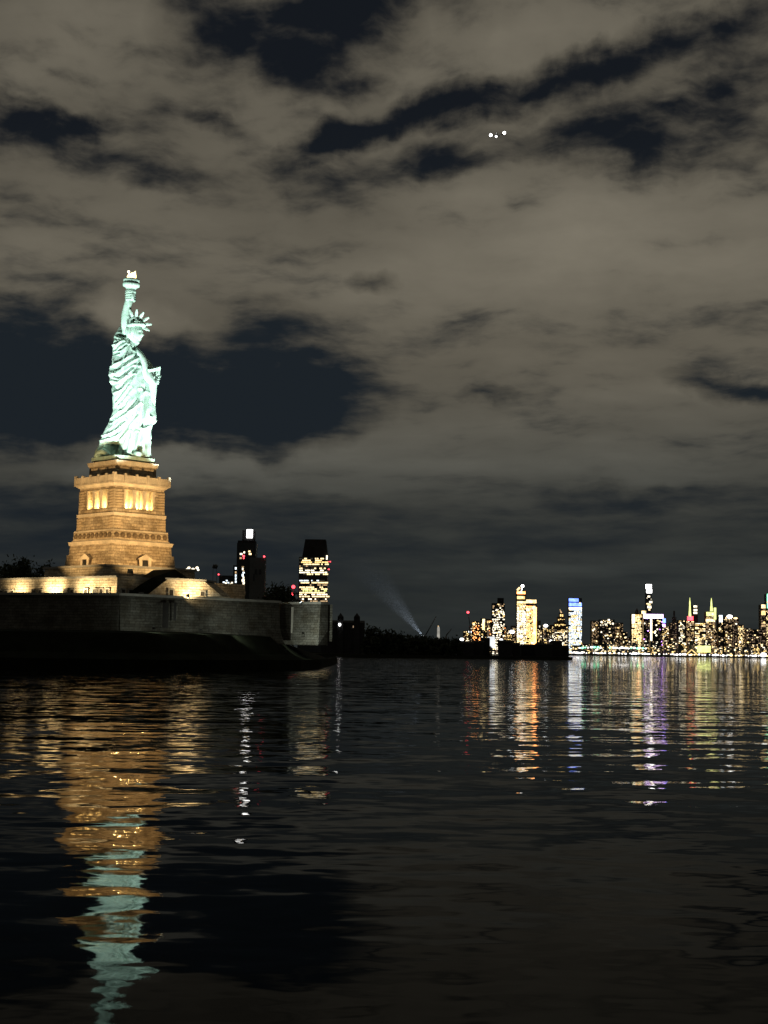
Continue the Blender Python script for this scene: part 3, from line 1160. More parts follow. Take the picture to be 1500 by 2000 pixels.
def head_mesh():
    NA, NR = 72, 60
    rr = []
    for kk in range(1, NR):
        ph = math.pi * kk / NR
        ring = []
        for i in range(NA):
            th = 2 * math.pi * i / NA
            df, dl, du = math.sin(ph) * math.cos(th), math.sin(ph) * math.sin(th), -math.cos(ph)
            f = df * (2.0 if df > 0 else 2.2)
            l = dl * 1.75
            u = du * (3.0 if du > 0 else 3.15)
            if du < -.2:
                s = 1 - .42 * ((-du - .2) / .8) ** 1.3
                l *= s
                f *= (1 - .12 * ((-du - .2) / .8)) if df > 0 else s
            if df > 0:
                g = lambda a, b, sa, sb: math.exp(-((dl - a) / sa) ** 2 - ((du - b) / sb) ** 2)
                f += .75 * math.exp(-(dl / .12) ** 2) * max(0, 1 - abs((du + .10) / .26)) ** .8
                f += .22 * g(0, .24, .5, .10) - .42 * (g(.30, .09, .14, .09) + g(-.30, .09, .14, .09))
                f += .16 * (g(.30, .08, .08, .05) + g(-.30, .08, .08, .05))
                f += .24 * g(0, -.40, .2, .06) - .14 * g(0, -.46, .2, .03) + .22 * g(0, -.51, .17, .05)
                f += .36 * g(0, -.78, .24, .14) - .12 * g(0, -.62, .25, .05)
            ring.append(HC + FW * f + LF * l + UPH * u)
        rr.append(ring)
    mb = MB()
    mb.rings(rr)
    mb.tube([HC - UPH * 1.3 - FW * .5, HC - UPH * 2.6 - FW * .6, HC - UPH * 4.4 - FW * .9], [1.25, 1.2, 1.75], 18)
    return mb


head = part('head', head_mesh(), 'copper', statue)
mb = MB()
for s_ in range(9):                          # rolled locks of hair under the diadem
    a = math.radians(-100 + s_ * 25)
    pts = []
    for q in range(6):
        b = q / 5
        rad = 1 + .07 * math.sin(q * 2.2 + s_)
        pts.append(HC + (-FW * math.cos(a) * 2.15 + LF * math.sin(a) * 1.72) * rad * math.sin(math.radians(40 + 75 * b)) * 1.04 + UPH * 2.9 * math.cos(math.radians(40 + 75 * b)))
    mb.tube(pts, [.3, .5, .55, .5, .42, .25], 9)
mb.ball(HC - FW * 2.35 - UPH * .6, (.95, .95, .95), 8)
part('hair', mb, 'copper', head)
# diadem and the seven rays
CC = SP(268.3, 638.5, -2.6)
Av = Vector((.54, -.50, .675)).normalized()
Bv = Vector((.82, .19, -.50))
Bv = (Bv - Av * Bv.dot(Av)).normalized()
Nv = Av.cross(Bv).normalized()
mb = MB()
arc = [CC + (FW * math.cos(a) * 2.22 + LF * math.sin(a) * 1.95) + UPH * (-.35 + .30 * math.cos(a)) for a in [math.radians(-125 + 250 * q / 20) for q in range(21)]]
mb.tube(arc, [.30] + [.52] * 19 + [.30], 10)
mb.ball(CC - UPH * .55 - FW * .4, (1.7, 1.3, .9), 9)
fan = [CC + (Av * math.cos(a) + Bv * math.sin(a)) * 2.05 for a in [math.radians(-100 + 200 * q / 16) for q in range(17)]]
mb.slab([v_ + Nv * .28 for v_ in fan], tuple(Nv * -.56))
diadem = part('diadem', mb, 'copper', statue)
for q in range(-3, 4):
    a = math.radians(26 * q)
    d = Av * math.cos(a) + Bv * math.sin(a)
    side = Nv.cross(d).normalized()
    st_, en = CC + d * 1.3, CC + d * (4.2 if abs(q) < 3 else 3.8)
    mb = MB()
    vs = []
    for c_, w_ in ((st_, .44), (st_.lerp(en, .7), .36), (en, .16)):
        vs += [c_ + side * w_, c_ + Nv * w_ * .7, c_ - side * w_, c_ - Nv * w_ * .7]
    fs = [(3, 2, 1, 0), (8, 9, 10, 11)]
    for r_ in range(2):
        for i in range(4):
            fs.append((r_ * 4 + i, r_ * 4 + (i + 1) % 4, r_ * 4 + 4 + (i + 1) % 4, r_ * 4 + 4 + i))
    mb.add(vs, fs)
    part('ray', mb, 'copper', diadem)

# tablet cradled in the left arm, with forearm and fingers
tx = Vector((.62, .70, .34)).normalized()         # across the tablet, out from the body
tz = Vector((.16, -.55, .84))
tz = (tz - tx * tz.dot(tx)).normalized()
ty = tz.cross(tx)
TC = SP(301, 738, -1.6)
mb = MB()
mb.obox(TC, tx, ty, tz, 1.95, .32, 2.5)
mb.obox(TC - ty * .34, tx, ty, tz, 1.65, .05, 2.2)
part('tablet', mb, 'copper', statue)
mb = MB()
mb.tube([SP(281, 712, -1.0), SP(289, 728, -2.6), SP(296, 744, -3.0), SP(303, 752, -2.6), SP(307, 749, -2.0)], [1.5, 1.5, 1.25, .95, .75], 16)
for i in range(4):
    s_ = SP(304 + i * 1.6, 752 - i * 4.2, -2.5 + i * .1)
    mb.tube([s_, s_ + Vector((.55, -.25, .12)), s_ + Vector((.85, .2, .2)), s_ + Vector((.75, .7, .25))], [.30, .31, .28, .2], 8)
mb.tube([SP(301, 748, -3.1), SP(304, 742, -3.3), SP(306, 737, -3.1)], [.34, .32, .22], 8)
part('left_forearm', mb, 'copper', statue)
mb = MB()                                        # sleeve hanging from the left arm
mb.tube([SP(286, 704, -1.0), SP(290, 715, -1.8), SP(295, 730, -2.0), SP(297, 752, -1.2), SP(298, 775, -.8), SP(299, 800, -.5)], [.5, 1.1, 1.5, 1.5, 1.0, .5], 14)
part('sleeve', mb, 'copper', statue)
mb = MB()                                        # rolled edge of the mantle falling from the left shoulder
mb.tube([SP(266, 683, -2.3), SP(273, 690, -2.9), SP(279.5, 698.5, -3.1), SP(285, 708, -3.2), SP(288, 722, -3.4), SP(289, 745, -3.3)], [.4, .62, .75, .85, .8, .5], 14)
part('mantle_edge', mb, 'copper', statue)


# ------------------------------------------------------------------ floodlights
def floodlight(loc, target, power, col, size, blend, label, lens, radius=.45, box=.55, mast=.9):
    o = thing('floodlight', label, 'floodlight', loc, 'floodlights around the monument')
    loc, target = Vector(loc), Vector(target)
    d = (target - loc).normalized()
    side = d.cross(Vector((0, 0, 1))).normalized()
    up = side.cross(d)
    c = loc + Vector((0, 0, mast))
    mb = MB()
    mb.obox(c - d * .05, side, d, up, box, .28, box * .8)
    part('housing', mb, 'housing', o)
    mb = MB()
    mb.obox(c + d * .245, side, d, up, box * .86, .012, box * .66)
    part('lens', mb, lens, o)
    mb = MB()
    for s in (-1, 1):
        mb.tube([loc + side * s * (box + .06), c + side * s * (box + .06)], .05, 6)
    mb.obox(loc + Vector((0, 0, .05)), side, side.cross(Vector((0, 0, 1))), (0, 0, 1), box + .15, .3, .05)
    part('bracket', mb, 'housing', o)
    spot('floodlight_lamp', o, c + d * .4, target, power, col, size, blend, radius)
    return o


COLD = (.83, 1.0, .925)
WARM = (1.0, .63, .26)
GOLD = (1.0, .72, .36)
ZR = ZT - .3


def statue_flood(dx_, dy_, base, power, label, soft=.2, cut=.2):
    """a cold floodlight whose cone just clears the balcony and ends above the torch"""
    z = base + .9
    dd = math.hypot(dx_, dy_)
    lo = math.atan((zz(936) - z) / (dd - 11.0)) + math.radians(cut)
    hi = math.atan((zz(528) - z) / (dd + .5)) + math.radians(2.4)
    mid_ = (lo + hi) / 2
    floodlight((AX + dx_, YS + dy_, base), (AX, YS, z + dd * math.tan(mid_)), power, COLD, math.degrees(hi - lo), soft, label, 'lens_cold')


statue_flood(-56, -48, 8.1, 760000, 'cold white floodlight on the dark lawn aimed at the statue from its trailing side', .15, 2.6)
statue_flood(13, -47.5, ZR, 590000, 'cold white floodlight on the fort corner aimed at the statue', .2, .6)
statue_flood(46, 1, ZR, 500000, 'cold white floodlight on the fort aimed at the statue from its tablet side')
pedmid = Vector((AX, YS, zz(1025)))
zr = ZW1 + .5
floodlight((AX - 27, YS - 27, ZR), pedmid + Vector((-3, -7, 0)), 50000, WARM, 60, .5, 'warm mast floodlight before the door row facing the pedestal', 'lens_warm', mast=zr + 3.0 - ZR)
floodlight((AX + 27, YS - 27, ZR), pedmid + Vector((3, -7, 0)), 62000, WARM, 60, .5, 'warm mast floodlight behind the sloping bastion facing the gabled door', 'lens_warm', mast=zr + 3.0 - ZR)
floodlight((AX + 9, YS - 39, zr), pedmid + Vector((1, -5, 13)), 40000, GOLD, 34, .6, 'warm floodlight on the terrace roof facing the pedestal corner', 'lens_warm', mast=1.0)
# wall washers in front of the lit ranges
wash = [(40, 'rounding the far end of the door row'), (108, 'between the spaced pair doors of the terrace wall'), (172, 'before the closely spaced doors of the terrace wall'), (214, 'near the corner of the terrace wall')]
for px, txt in wash:
    r = ray(px, 1150)
    kx = r.x / r.y
    tt = (WL.x - kx * WL.y) / (kx * (K.y - WL.y) - (K.x - WL.x))
    b = Vector((WL.x, WL.y, 0)).lerp(Vector((K.x, K.y, 0)), tt)
    pz = Vector((b.x, b.y, ZW0)) + nWL * 3.6
    floodlight((pz.x, pz.y, ZW0 + .05), (b.x, b.y, ZW0 + 3.0), {40: 4600, 108: 7600, 172: 6400, 214: 3200}[px], GOLD, 130, .8, 'low warm wall washer ' + txt, 'lens_warm', .2, .3)
pz = at(367, 1160, TY - 4.0)
floodlight((pz.x, pz.y, ZW0 + .05), (pz.x, TY, ZW0 + 3.2), 5600, GOLD, 140, .8, 'low warm wall washer before the bastion with sloping ends', 'lens_warm', .2, .3)
pz = at(425, 1160, 362)
floodlight((pz.x, pz.y, ZW0 + .05), (pz.x + 3, 372, ZW0 + 2.5), 700, WARM, 140, .8, 'low warm wall washer before the dim rear wall', 'lens_warm', .2, .3)
# small lawn lamps that raise the outer wall out of the dark
for (px, Y, pw, lab) in ((300, 328, 2000, 'small cool lawn lamp below the dark recesses of the fort wall'), (392, 340, 1700, 'small cool lawn lamp in the middle of the long fort wall'), (470, 350, 1700, 'small cool lawn lamp below the fort wall near its outer angle'), (592, 379, 6500, 'small cool lawn lamp below the brighter end bastion')):
    c = at(px, 1240, Y)
    tz_ = 8.0
    floodlight((c.x, Y, tz_), (c.x + (0 if px < 500 else 1), Y + 22, tz_ + 4), pw, (.92, 1.0, .84), 165, 1.0, lab, 'lens_cold', .2, .25)


# ------------------------------------------------------------------ trees
def tree(loc, h, rx, rz, label, n=900, leaf=.5, seed=0, cat='tree', group=None, low=False):
    r = random.Random(seed)
    o = thing('tree', label, cat, loc, group)
    loc = Vector(loc)
    tb = MB()
    top = loc + Vector((r.uniform(-.4, .4), 0, h * .7))
    tb.tube([loc - Vector((0, 0, .3)), loc.lerp(top, .5) + Vector((r.uniform(-.3, .3), 0, 0)), top], [h * .035, h * .025, h * .008], 8)
    tips = []
    for b in range(9):
        s = loc.lerp(top, r.uniform(.45, .95))
        a = r.uniform(0, 2 * math.pi)
        e = s + Vector((math.cos(a) * rx * r.uniform(.4, .8), math.sin(a) * rx * r.uniform(.4, .8), h * r.uniform(.05, .25)))
        tb.tube([s, s.lerp(e, .5) + Vector((0, 0, .3)), e], [h * .012, h * .008, h * .003], 5)
        tips.append(e)
    part('trunk', tb, 'bark', o)
    lb = MB()
    c0_ = loc + Vector((0, 0, h - rz))
    clumps = tips + [c0_ + Vector((r.gauss(0, .5) * rx, r.gauss(0, .5) * rx, r.uniform(-.6, .8) * rz)) for _ in range(14)]
    if low:
        clumps += [loc + Vector((r.uniform(-1.1, 1.1) * rx, r.uniform(-1, 1) * rx, h * r.uniform(.08, .5))) for _ in range(22)]
    for _ in range(n):
        c = r.choice(clumps)
        q = c + Vector((r.gauss(0, .2) * rx, r.gauss(0, .2) * rx, r.gauss(0, .2) * rz))
        a, b = Vector((r.gauss(0, 1), r.gauss(0, 1), r.gauss(0, 1))).normalized(), Vector((r.gauss(0, 1), r.gauss(0, 1), r.gauss(0, 1))).normalized()
        s = leaf * r.uniform(.6, 1.4)
        lb.add([q - a * s, q + b * s * .6, q + a * s, q - b * s * .6], [(0, 1, 2, 3)])
    part('crown', lb, 'leaf', o)
    return o


for (px, ytop, Y, rx, lab, sd) in ((12, 1100, 425, 6.0, 'dark leafy tree at the photo edge behind the terrace wall', 1), (40, 1096, 428, 6.0, 'tallest dark round tree behind the terrace wall', 2),
                                   (68, 1102, 432, 4.5, 'small dark tree behind the terrace wall nearest the foundation', 3), (537, 1147, 410, 4.2, 'dark leafy tree behind the fort wall below the twin tower', 4),
                                   (553, 1158, 412, 3.2, 'low dark bushy tree in the notch of the fort walls', 5)):
    c = at(px, ytop, Y)
    tree((c.x, Y, 8.6), c.z - 8.6, rx, min(6.5, (c.z - 8.6) * .45), lab, 1700, .55, sd, group='dark trees behind the fort')

# lamp mast with a cluster of lights behind the foundation
c = at(376, 1111, 428)
o = thing('lamp_mast', 'lamp mast with a cluster of white lights behind the pedestal foundation', 'lamp mast', (c.x, 428, 8.5))
mb = MB()
mb.tube([(c.x, 428, 8.5), (c.x, 428, c.z + .4)], [.22, .13], 8)
mb.tube([at(364, 1113, 428), at(388, 1113, 428)], .08, 6)
part('mast', mb, 'steel', o)
for i, (x, y, r) in enumerate(((365, 1112, .30), (369, 1109, .34), (373, 1114, .34), (377, 1112, .40), (381, 1114, .3), (385, 1109, .36), (387, 1113, .28))):
    mb = MB()
    q = at(x, y, 428)
    mb.ball(q, (r * 1.2, r, r), 6)
    mb.tube([q, at(x, 1113, 428)], .04, 5)
    part('lamp_head', mb, 'e_white', o)


# ------------------------------------------------------------------ towers across the water
def px_box(mb, x0, x1, y0, y1, Y, depth, dy=0.0):
    a, b = at(x0, y1, Y), at(x1, y0, Y)
    mb.box(a.x, b.x, Y + dy, Y + dy + depth, a.z, b.z)
    return mb


def px_wall(name, x0, x1, ytop, Y, depth, material, parent, zb=2.0, x0t=None, x1t=None):
    """block of building from the ground up to a row of the photograph"""
    mb = MB()
    xm = (x0 + x1) / 2
    zt = at(xm, ytop, Y).z
    a, b = at(x0, ytop, Y).x, at(x1, ytop, Y).x
    at_, bt = (at(x0t, ytop, Y).x, at(x1t, ytop, Y).x) if x0t else (a, b)
    mb.prism([(a, Y), (b, Y), (b, Y + depth), (a, Y + depth)], zb, zt, [(at_, Y), (bt, Y), (bt, Y + depth), (at_, Y + depth)])
    return part(name, mb, material, parent)


YJ = 3100.0
shore_j = MB()
a, b = at(-900, 1265, 2900).x, at(655, 1265, 2900).x
shore_j.prism([(a, 2900), (b, 2900), (b + 40, 3900), (a, 3900)], -2, 2.5)
solo('land', shore_j, 'land', kind='structure')

# lit office tower with a dark crown
c = at(612, 1265, YJ)
tw = thing('office_tower', 'lit office tower with a dark stepped crown rising behind the fort wall end', 'tower', (c.x, YJ, 2))
px_wall('tower_body', 584, 640, 1088, YJ, 50, 'facade_dark', tw)
mb = MB()
a0, a1, z0, z1 = at(590, 1088, YJ).x, at(640, 1088, YJ).x, at(612, 1087.9, YJ).z, at(612, 1053, YJ).z
b0, b1 = at(596, 1053, YJ).x, at(636, 1053, YJ).x
mb.prism([(a0, YJ + 2), (a1, YJ + 2), (a1, YJ + 48), (a0, YJ + 48)], z0, z1, [(b0, YJ + 4), (b1, YJ + 4), (b1, YJ + 44), (b0, YJ + 44)])
part('crown_block', mb, 'roof_dark', tw)
rows = [(1091, 'e_warm', .45), (1094.5, 'e_warm', .55), (1098, 'e_gold', .7), (1102, 'e_warm', .65), (1105.5, 'e_dim', .3), (1110, 'e_warm', .45), (1114, 'e_white', .6), (1118, 'e_white', .7), (1121.5, 'e_warm', .75),
        (1134, 'e_cool', .45), (1138, 'e_warm', .6), (1142.5, 'e_dim', .4), (1147, 'e_warm', .5), (1150.5, 'e_warm', .85), (1154, 'e_lime', .8), (1157.5, 'e_warm', .85), (1161, 'e_white', .75), (1165, 'e_warm', .65), (1170, 'e_white', .5), (1174, 'e_dim', .6)]
wm = {}
for (y, e, dn) in rows:
    x = 585.0
    while x < 637.5:
        w = rnd.choice((1.8, 2.4, 3.4, 4.6, 6.5))
        lit = rnd.random() < dn
        if lit or rnd.random() < .5:
            key = (e if lit else 'e_ghost', w)
            if key not in wm:
                q = MB()
                q.box(0, w * 1.03, -.6, 0, -1.25, 1.25)
                wm[key] = mesh_of('window', q, (0, 0, 0), key[0])
            q = at(x, y, YJ - .05)
            part('window', wm[key], None, tw, loc=tuple(q - Vector(tw.location)))
        x += w + rnd.choice((.5, .8, 1.6))
for (x, y, e, r) in ((573, 1146, 'e_red', 3.2), (571, 1161, 'e_red', 3.0)):
    pass
for (x, y) in ((645, 1097), (642.5, 1112)):
    mb = MB()
    mb.ball(at(x, y, YJ + 4), 1.3, 6)
    mb.tube([at(x, y, YJ + 4), at(638, y, YJ + 4)], .3, 5)
    part('warning_lamp', mb, 'e_red', tw)
mb = MB()
px_box(mb, 637, 640, 1085, 1093, YJ, 2, -2)
part('corner_light', mb, 'e_white', tw)
# red beacons beside it
c = at(572, 1265, 3060)
bt = thing('beacon_mast', 'mast with two glowing red beacons beside the lit office tower', 'mast', (c.x, 3060, 2))
mb = MB()
mb.tube([(c.x, 3060, 2), at(572.5, 1143, 3060)], [2.2, .8], 6)
part('mast', mb, 'steel', bt)
for (x, y, r) in ((573, 1146, 3.6), (571, 1161, 3.3)):
    mb = MB()
    mb.ball(at(x, y, 3058), r, 8)
    part('red_lamp', mb, 'e_red', bt)
mb = MB()
mb.ball(at(561, 1171, 3058), 1.6, 6)
mb.tube([at(561, 1171, 3058), at(571, 1171, 3058)], .4, 5)
part('white_lamp', mb, 'e_hot', bt)

# dark residential tower with a bright lantern
c = at(484, 1265, YJ)
tw2 = thing('apartment_tower', 'dark slender tower with a bright white lantern at its top', 'tower', (c.x, YJ, 2))
px_wall('tower_body', 463, 500, 1060, YJ, 40, 'facade_dark', tw2)
mb = MB()
px_box(mb, 464.5, 498.5, 1056, 1059.8, YJ + 2, 34)
px_box(mb, 473, 497, 1036, 1055.8, YJ + 6, 26)
part('setback_top', mb, 'roof_dark', tw2)
mb = MB()
px_box(mb, 481.5, 493, 1034, 1050, YJ, 6, 3.5)
part('lantern', mb, 'e_hot', tw2)
for (x, y, w, e) in ((471, 1082, 5, 'e_white'), (477, 1079, 3, 'e_white'), (476, 1086, 4, 'e_red'), (470, 1090, 4, 'e_dim'), (487, 1077, 4, 'e_warm'), (488.5, 1082, 5, 'e_warm'), (476, 1090, 2.5, 'e_red')):
    mb = MB()
    px_box(mb, x - w / 2, x + w / 2, y - 1.6, y + 1.6, YJ, .5, -.6)
    part('window', mb, e, tw2)
r = random.Random(3)
y = 1106.0
while y < 1160:
    hgt = r.choice((2.0, 3.0, 4.5))
    w = r.uniform(2.5, 5.5)
    mb = MB()
    xo = 475 + r.uniform(-1, 1)
    px_box(mb, xo - w / 2, xo + w / 2, y, y + hgt, YJ, .5, -.6)
    part('stair_window', mb, r.choice(('e_cool', 'e_white', 'e_dim')), tw2)
    y += hgt + r.uniform(.3, 1.4)
c = at(504, 1265, 3060)
tw3 = thing('tower_block', 'plain dark block with a red corner light before the lantern tower', 'tower', (c.x, 3060, 2))
px_wall('tower_body', 488, 518, 1089, 3060, 30, 'facade_grey', tw3)
mb = MB()
mb.ball(at(516, 1087, 3059), 1.9, 6)
part('warning_lamp', mb, 'e_red', tw3)
for (x, y, w, h) in ((500, 1117, 5, 10), (508, 1117, 5, 10), (496, 1128, 3, 14)):
    mb = MB()
    px_box(mb, x - w / 2, x + w / 2, y - h / 2, y + h / 2, 3060, .5, -.6)
    part('window', mb, 'facade_dark', tw3)
c = at(459, 1265, 3080)
tw4 = thing('tower_block', 'narrow dark slab with a strip of lit windows against the lantern tower', 'tower', (c.x, 3080, 2))
px_wall('tower_body', 455.5, 462.6, 1104, 3080, 25, 'facade_dark', tw4)
for y in (1110, 1118, 1124, 1130, 1136):
    mb = MB()
    px_box(mb, 459, 462, y - 2, y + 2.2, 3080, .5, -.6)
    part('window', mb, 'e_cool' if y != 1118 else 'e_dim', tw4)
c = at(440, 1265, 3120)
tw5 = thing('low_block', 'low dark block with white lights along its base beside the rear wall', 'building', (c.x, 3120, 2))
px_wall('block_body', 428, 455, 1124, 3120, 30, 'facade_dark', tw5)
for x, y, e in ((425, 1123, 'e_red'),):
    mb = MB()
    mb.ball(at(x + 2, y - 1, 3119), 1.5, 6)
    part('warning_lamp', mb, e, tw5)
for i, (x, y) in enumerate(((437, 1137), (441, 1139), (446, 1138), (450, 1141), (443, 1134), (453, 1138))):
    mb = MB()
    px_box(mb, x - 1.8, x + 1.8, y - 1.2, y + 1.4, 3120, .5, -.6)
    part('window', mb, 'e_white' if i % 2 else 'e_cool', tw5)

# ------------------------------------------------------------------ the dark low island with its turreted hall
YE = 1290.0
eb = MB()
poly = [(at(560, 1280, 1330).x, 1330), (at(760, 1280, 1310).x, 1306), (at(1000, 1280, YE).x, 1288), (at(1112, 1280, YE).x, 1290), (at(1118, 1280, 1340).x, 1340), (at(1105, 1280, 1700).x, 1700), (at(560, 1280, 1700).x, 1700)]
eb.prism(poly, -2, 2.4)
solo('shore', eb, 'land', kind='structure')
YH = 1400.0
c = at(676, 1280, YH)
hall = thing('turreted_hall', 'dark hall with two pointed turrets on the low island', 'building', (c.x, YH, 2.4))
px_wall('hall_wall', 628, 712, 1216, YH, 30, 'roof_dark', hall, 2.4)
mb = MB()
a, b, z0 = at(628, 1216, YH).x, at(712, 1216, YH).x, at(670, 1216, YH).z
z1 = at(670, 1211, YH).z
mb.slab([(a, YH, z0 + .003), (a, YH + 15, z1), (a, YH + 30, z0 + .003)], (b - a, 0, 0))
part('roof', mb, 'roof_dark', hall)
for x in (665, 697):
    mb = MB()
    a, b = at(x - 6, 1214, YH - 2), at(x + 6, 1207, YH - 2)
    cx_ = (a.x + b.x) / 2
    hw = (b.x - a.x) / 2
    mb.prism([(cx_ - hw, YH - 2), (cx_ + hw, YH - 2), (cx_ + hw, YH + 3.4), (cx_ - hw, YH + 3.4)], 2.4, b.z)
    mb.lathe((cx_, YH + .7, b.z), (0, 0, 1), [(0, hw * 1.05), (1.4, hw * .95), (2.8, hw * .5), (4.6, .1)], 10)
    part('turret', mb, 'roof_dark', hall)
mb = MB()
q = at(663.5, 1220, YH - 3)
mb.ball(q, (1.1, .6, 1.4), 7)
mb.tube([q, (q.x, YH, q.z)], .2, 5)
part('wall_lamp', mb, 'e_hot', hall)
mb = MB()
px_box(mb, 689, 693, 1222, 1226, YH, .4, -.5)
part('window', mb, 'e_faint', hall)
for i, (px, yt, rx) in enumerate(((722, 1227, 5), (733, 1226, 6), (744, 1229, 6), (755, 1233, 5.5), (768, 1238, 6), (781, 1239, 7), (794, 1238, 7), (806, 1241, 6), (819, 1243, 6), (838, 1246, 7), (852, 1247, 6), (868, 1246, 7), (884, 1250, 6))):
    c = at(px, yt, 1330)
    tree((c.x, 1330, 2.4), c.z - 2.4, rx * 1.1, (c.z - 2.4) * .5, 'dark tree in the low treeline, ' + ['first', 'second', 'third', 'fourth', 'fifth', 'sixth', 'seventh', 'eighth', 'ninth', 'tenth', 'eleventh', 'twelfth', 'thirteenth'][i] + ' past the turreted hall', 900, 1.5, 20 + i, group='treeline on the low island', low=True)
sheds = [(895, 925, 1255), (926, 946, 1253), (944, 957, 1247), (976, 1000, 1252), (1002, 1016, 1257), (1020, 1047, 1260), (1049, 1080, 1258), (1079, 1098, 1253), (1098, 1110, 1263)]
SHED = ['low dark pier shed beneath the big round white lamp', 'low dark pier shed before the slim tower with the bright strip', 'small taller dark pier shed beside the blazing white screen', 'dark pier shed below the broad tower with the black cap',
        'small dark pier shed before the tallest warm tower', 'low dark pier shed before the tower with the orange roof band', 'wide dark pier shed below the stepped tower', 'taller dark pier shed near the tip of the low island', 'lowest dark pier shed at the very tip of the low island']
for i, (x0, x1, yt) in enumerate(sheds):
    Y = 1330 + (i % 3) * 14
    c = at((x0 + x1) / 2, 1280, Y)
    o = thing('pier_shed', SHED[i], 'shed', (c.x, Y, 2.4), 'pier sheds on the low island')
    px_wall('shed_wall', x0, x1, yt + 1.5, Y, 22, 'roof_dark', o, 2.4)
    mb = MB()
    a, b, z0 = at(x0 - .5, yt, Y).x, at(x1 + .5, yt, Y).x, at((x0 + x1) / 2, yt + 1.45, Y).z
    mb.slab([(a, Y - .6, z0 + .003), (a, Y + 11, z0 + 1.6), (a, Y + 22.6, z0 + .003)], (b - a, 0, 0))
    part('shed_roof', mb, 'roof_dark', o)


def crane(x0, y0, x1, y1, Y, label, red=False):
    c = at(x0, 1265, Y)
    o = thing('crane', label, 'crane', (c.x, Y, 2))
    mb = MB()
    base_, foot, tip = Vector((c.x, Y, 2)), at(x0, y0, Y), at(x1, y1, Y)
    mb.tube([base_, foot], 1.6, 6)
    part('mast', mb, 'steel', o)
    mb = MB()
    up = Vector((0, 0, 1.8))
    mb.tube([foot, tip], .55, 5)
    mb.tube([foot + up, tip], .55, 5)
    for k_ in range(8):
        a, b = foot.lerp(tip, k_ / 8), (foot + up).lerp(tip, (k_ + .5) / 8)
        mb.tube([a, b], .3, 4)
        mb.tube([b, foot.lerp(tip, (k_ + 1) / 8)], .3, 4)
    part('jib', mb, 'steel', o)
    if red:
        mb = MB()
        mb.ball(tip, 2.0, 6)
        part('warning_lamp', mb, 'e_red', o)
    return o


crane(831, 1242, 852, 1204, 2450, 'thin dark crane with its long jib raised beside the searchlight')
crane(871, 1243, 882, 1228, 2450, 'short dark crane beyond the white lit pillar')
crane(918, 1222, 914, 1196, 2450, 'dark crane tipped with a red lamp at the near end of the skyline', True)
sl = MB()
a, b = at(800, 1270, 2380).x, at(1000, 1270, 2380).x
sl.prism([(a, 2380), (b, 2380), (b, 2700), (a, 2700)], -2, 2.2)
solo('land', sl, 'land', kind='structure')
c = at(856, 1265, 2400)
o = thing('lit_pillar', 'pale self-glowing pillar between the two cranes', 'pillar', (c.x, 2400, 2))
mb = MB()
mb.lathe((c.x, 2400, 2), (0, 0, 1), [(0, 2.6), (at(856, 1226, 2400).z - 3, 2.0), (at(856, 1224, 2400).z - 2, 1.2)], 10)
part('shaft', mb, emit('lit_pillar_glow', (.95, .90, .78), .32, .5, .08), o)  # the shaft itself glows, standing in for floodlight falling on it
mb = MB()
mb.ball(at(856, 1223, 2400), 1.0, 6)
part('cap_lamp', mb, 'e_dim', o)

# searchlight and the beam it throws through the damp air
src = at(826, 1243, 2395)
tip = at(700, 1085, 2395)
o = thing('searchlight', 'searchlight throwing a faint slanting beam up from behind the low island', 'searchlight', (src.x, 2395, 2.2))
mb = MB()
d = (tip - src).normalized()
mb.lathe(src - d * 3, d, [(0, 1.2), (1, 1.9), (3.2, 2.1)], 12)
part('drum', mb, 'housing', o)
mb = MB()
mb.tube([(src.x, 2395, 2.2), src - d * 2], [1.2, .8], 8)
part('stand', mb, 'housing', o)
mb = MB()
mb.lathe(src, d, [(.25, 1.9), (.3, 1.9)], 12)
part('lens', mb, 'e_glare', o)
spot('searchlight_lamp', o, src + d * .6, tip, 1.6e6, (.75, .85, 1.0), 28.0, 1.0, 1.2)
mb = MB()
mb.lathe(src + d * 1.5, d, [(0, 2.4), (240, 58.0)], 20, False)
bm, bt_, bp_ = principled('damp_air')
bt_.n.remove(bp_)
vs_ = bt_.node('ShaderNodeVolumeScatter')
vs_.inputs['Color'].default_value = (.9, .95, 1, 1)
bx_, by_, bz_ = bt_.sep(bt_.node('ShaderNodeTexCoord').outputs['Object'])
thin = bt_.rng(bz_, 0.0, 150.0, 1.0, 0.0)
bt_.put(vs_.inputs['Density'], bt_.math('MULTIPLY', thin, .0006))
bt_.l.new(vs_.outputs[0], bt_.n['Material Output'].inputs['Volume'])
solo('mist', mb, bm, 'faint slanting shaft of lit mist above the searchlight', 'mist', kind='stuff', origin=tuple(src))

# ------------------------------------------------------------------ the far city
YC = 7600.0
fc = MB()
a, b = at(820, 1275, YC).x, at(1900, 1275, YC).x
fc.prism([(a, YC), (b, YC), (b, YC + 2600), (a, YC + 2600)], -3, 3.0)
solo('land', fc, 'land', kind='structure')
pal_warm = ['e_warm', 'e_warm', 'e_gold', 'e_white', 'e_dim', 'e_dim', 'e_faint']
pal_cool = ['e_white', 'e_white', 'e_warm', 'e_gold', 'e_dim', 'e_faint']
pal_amber = ['e_amber', 'e_warm', 'e_dim', 'e_faint', 'e_faint', 'e_gold']


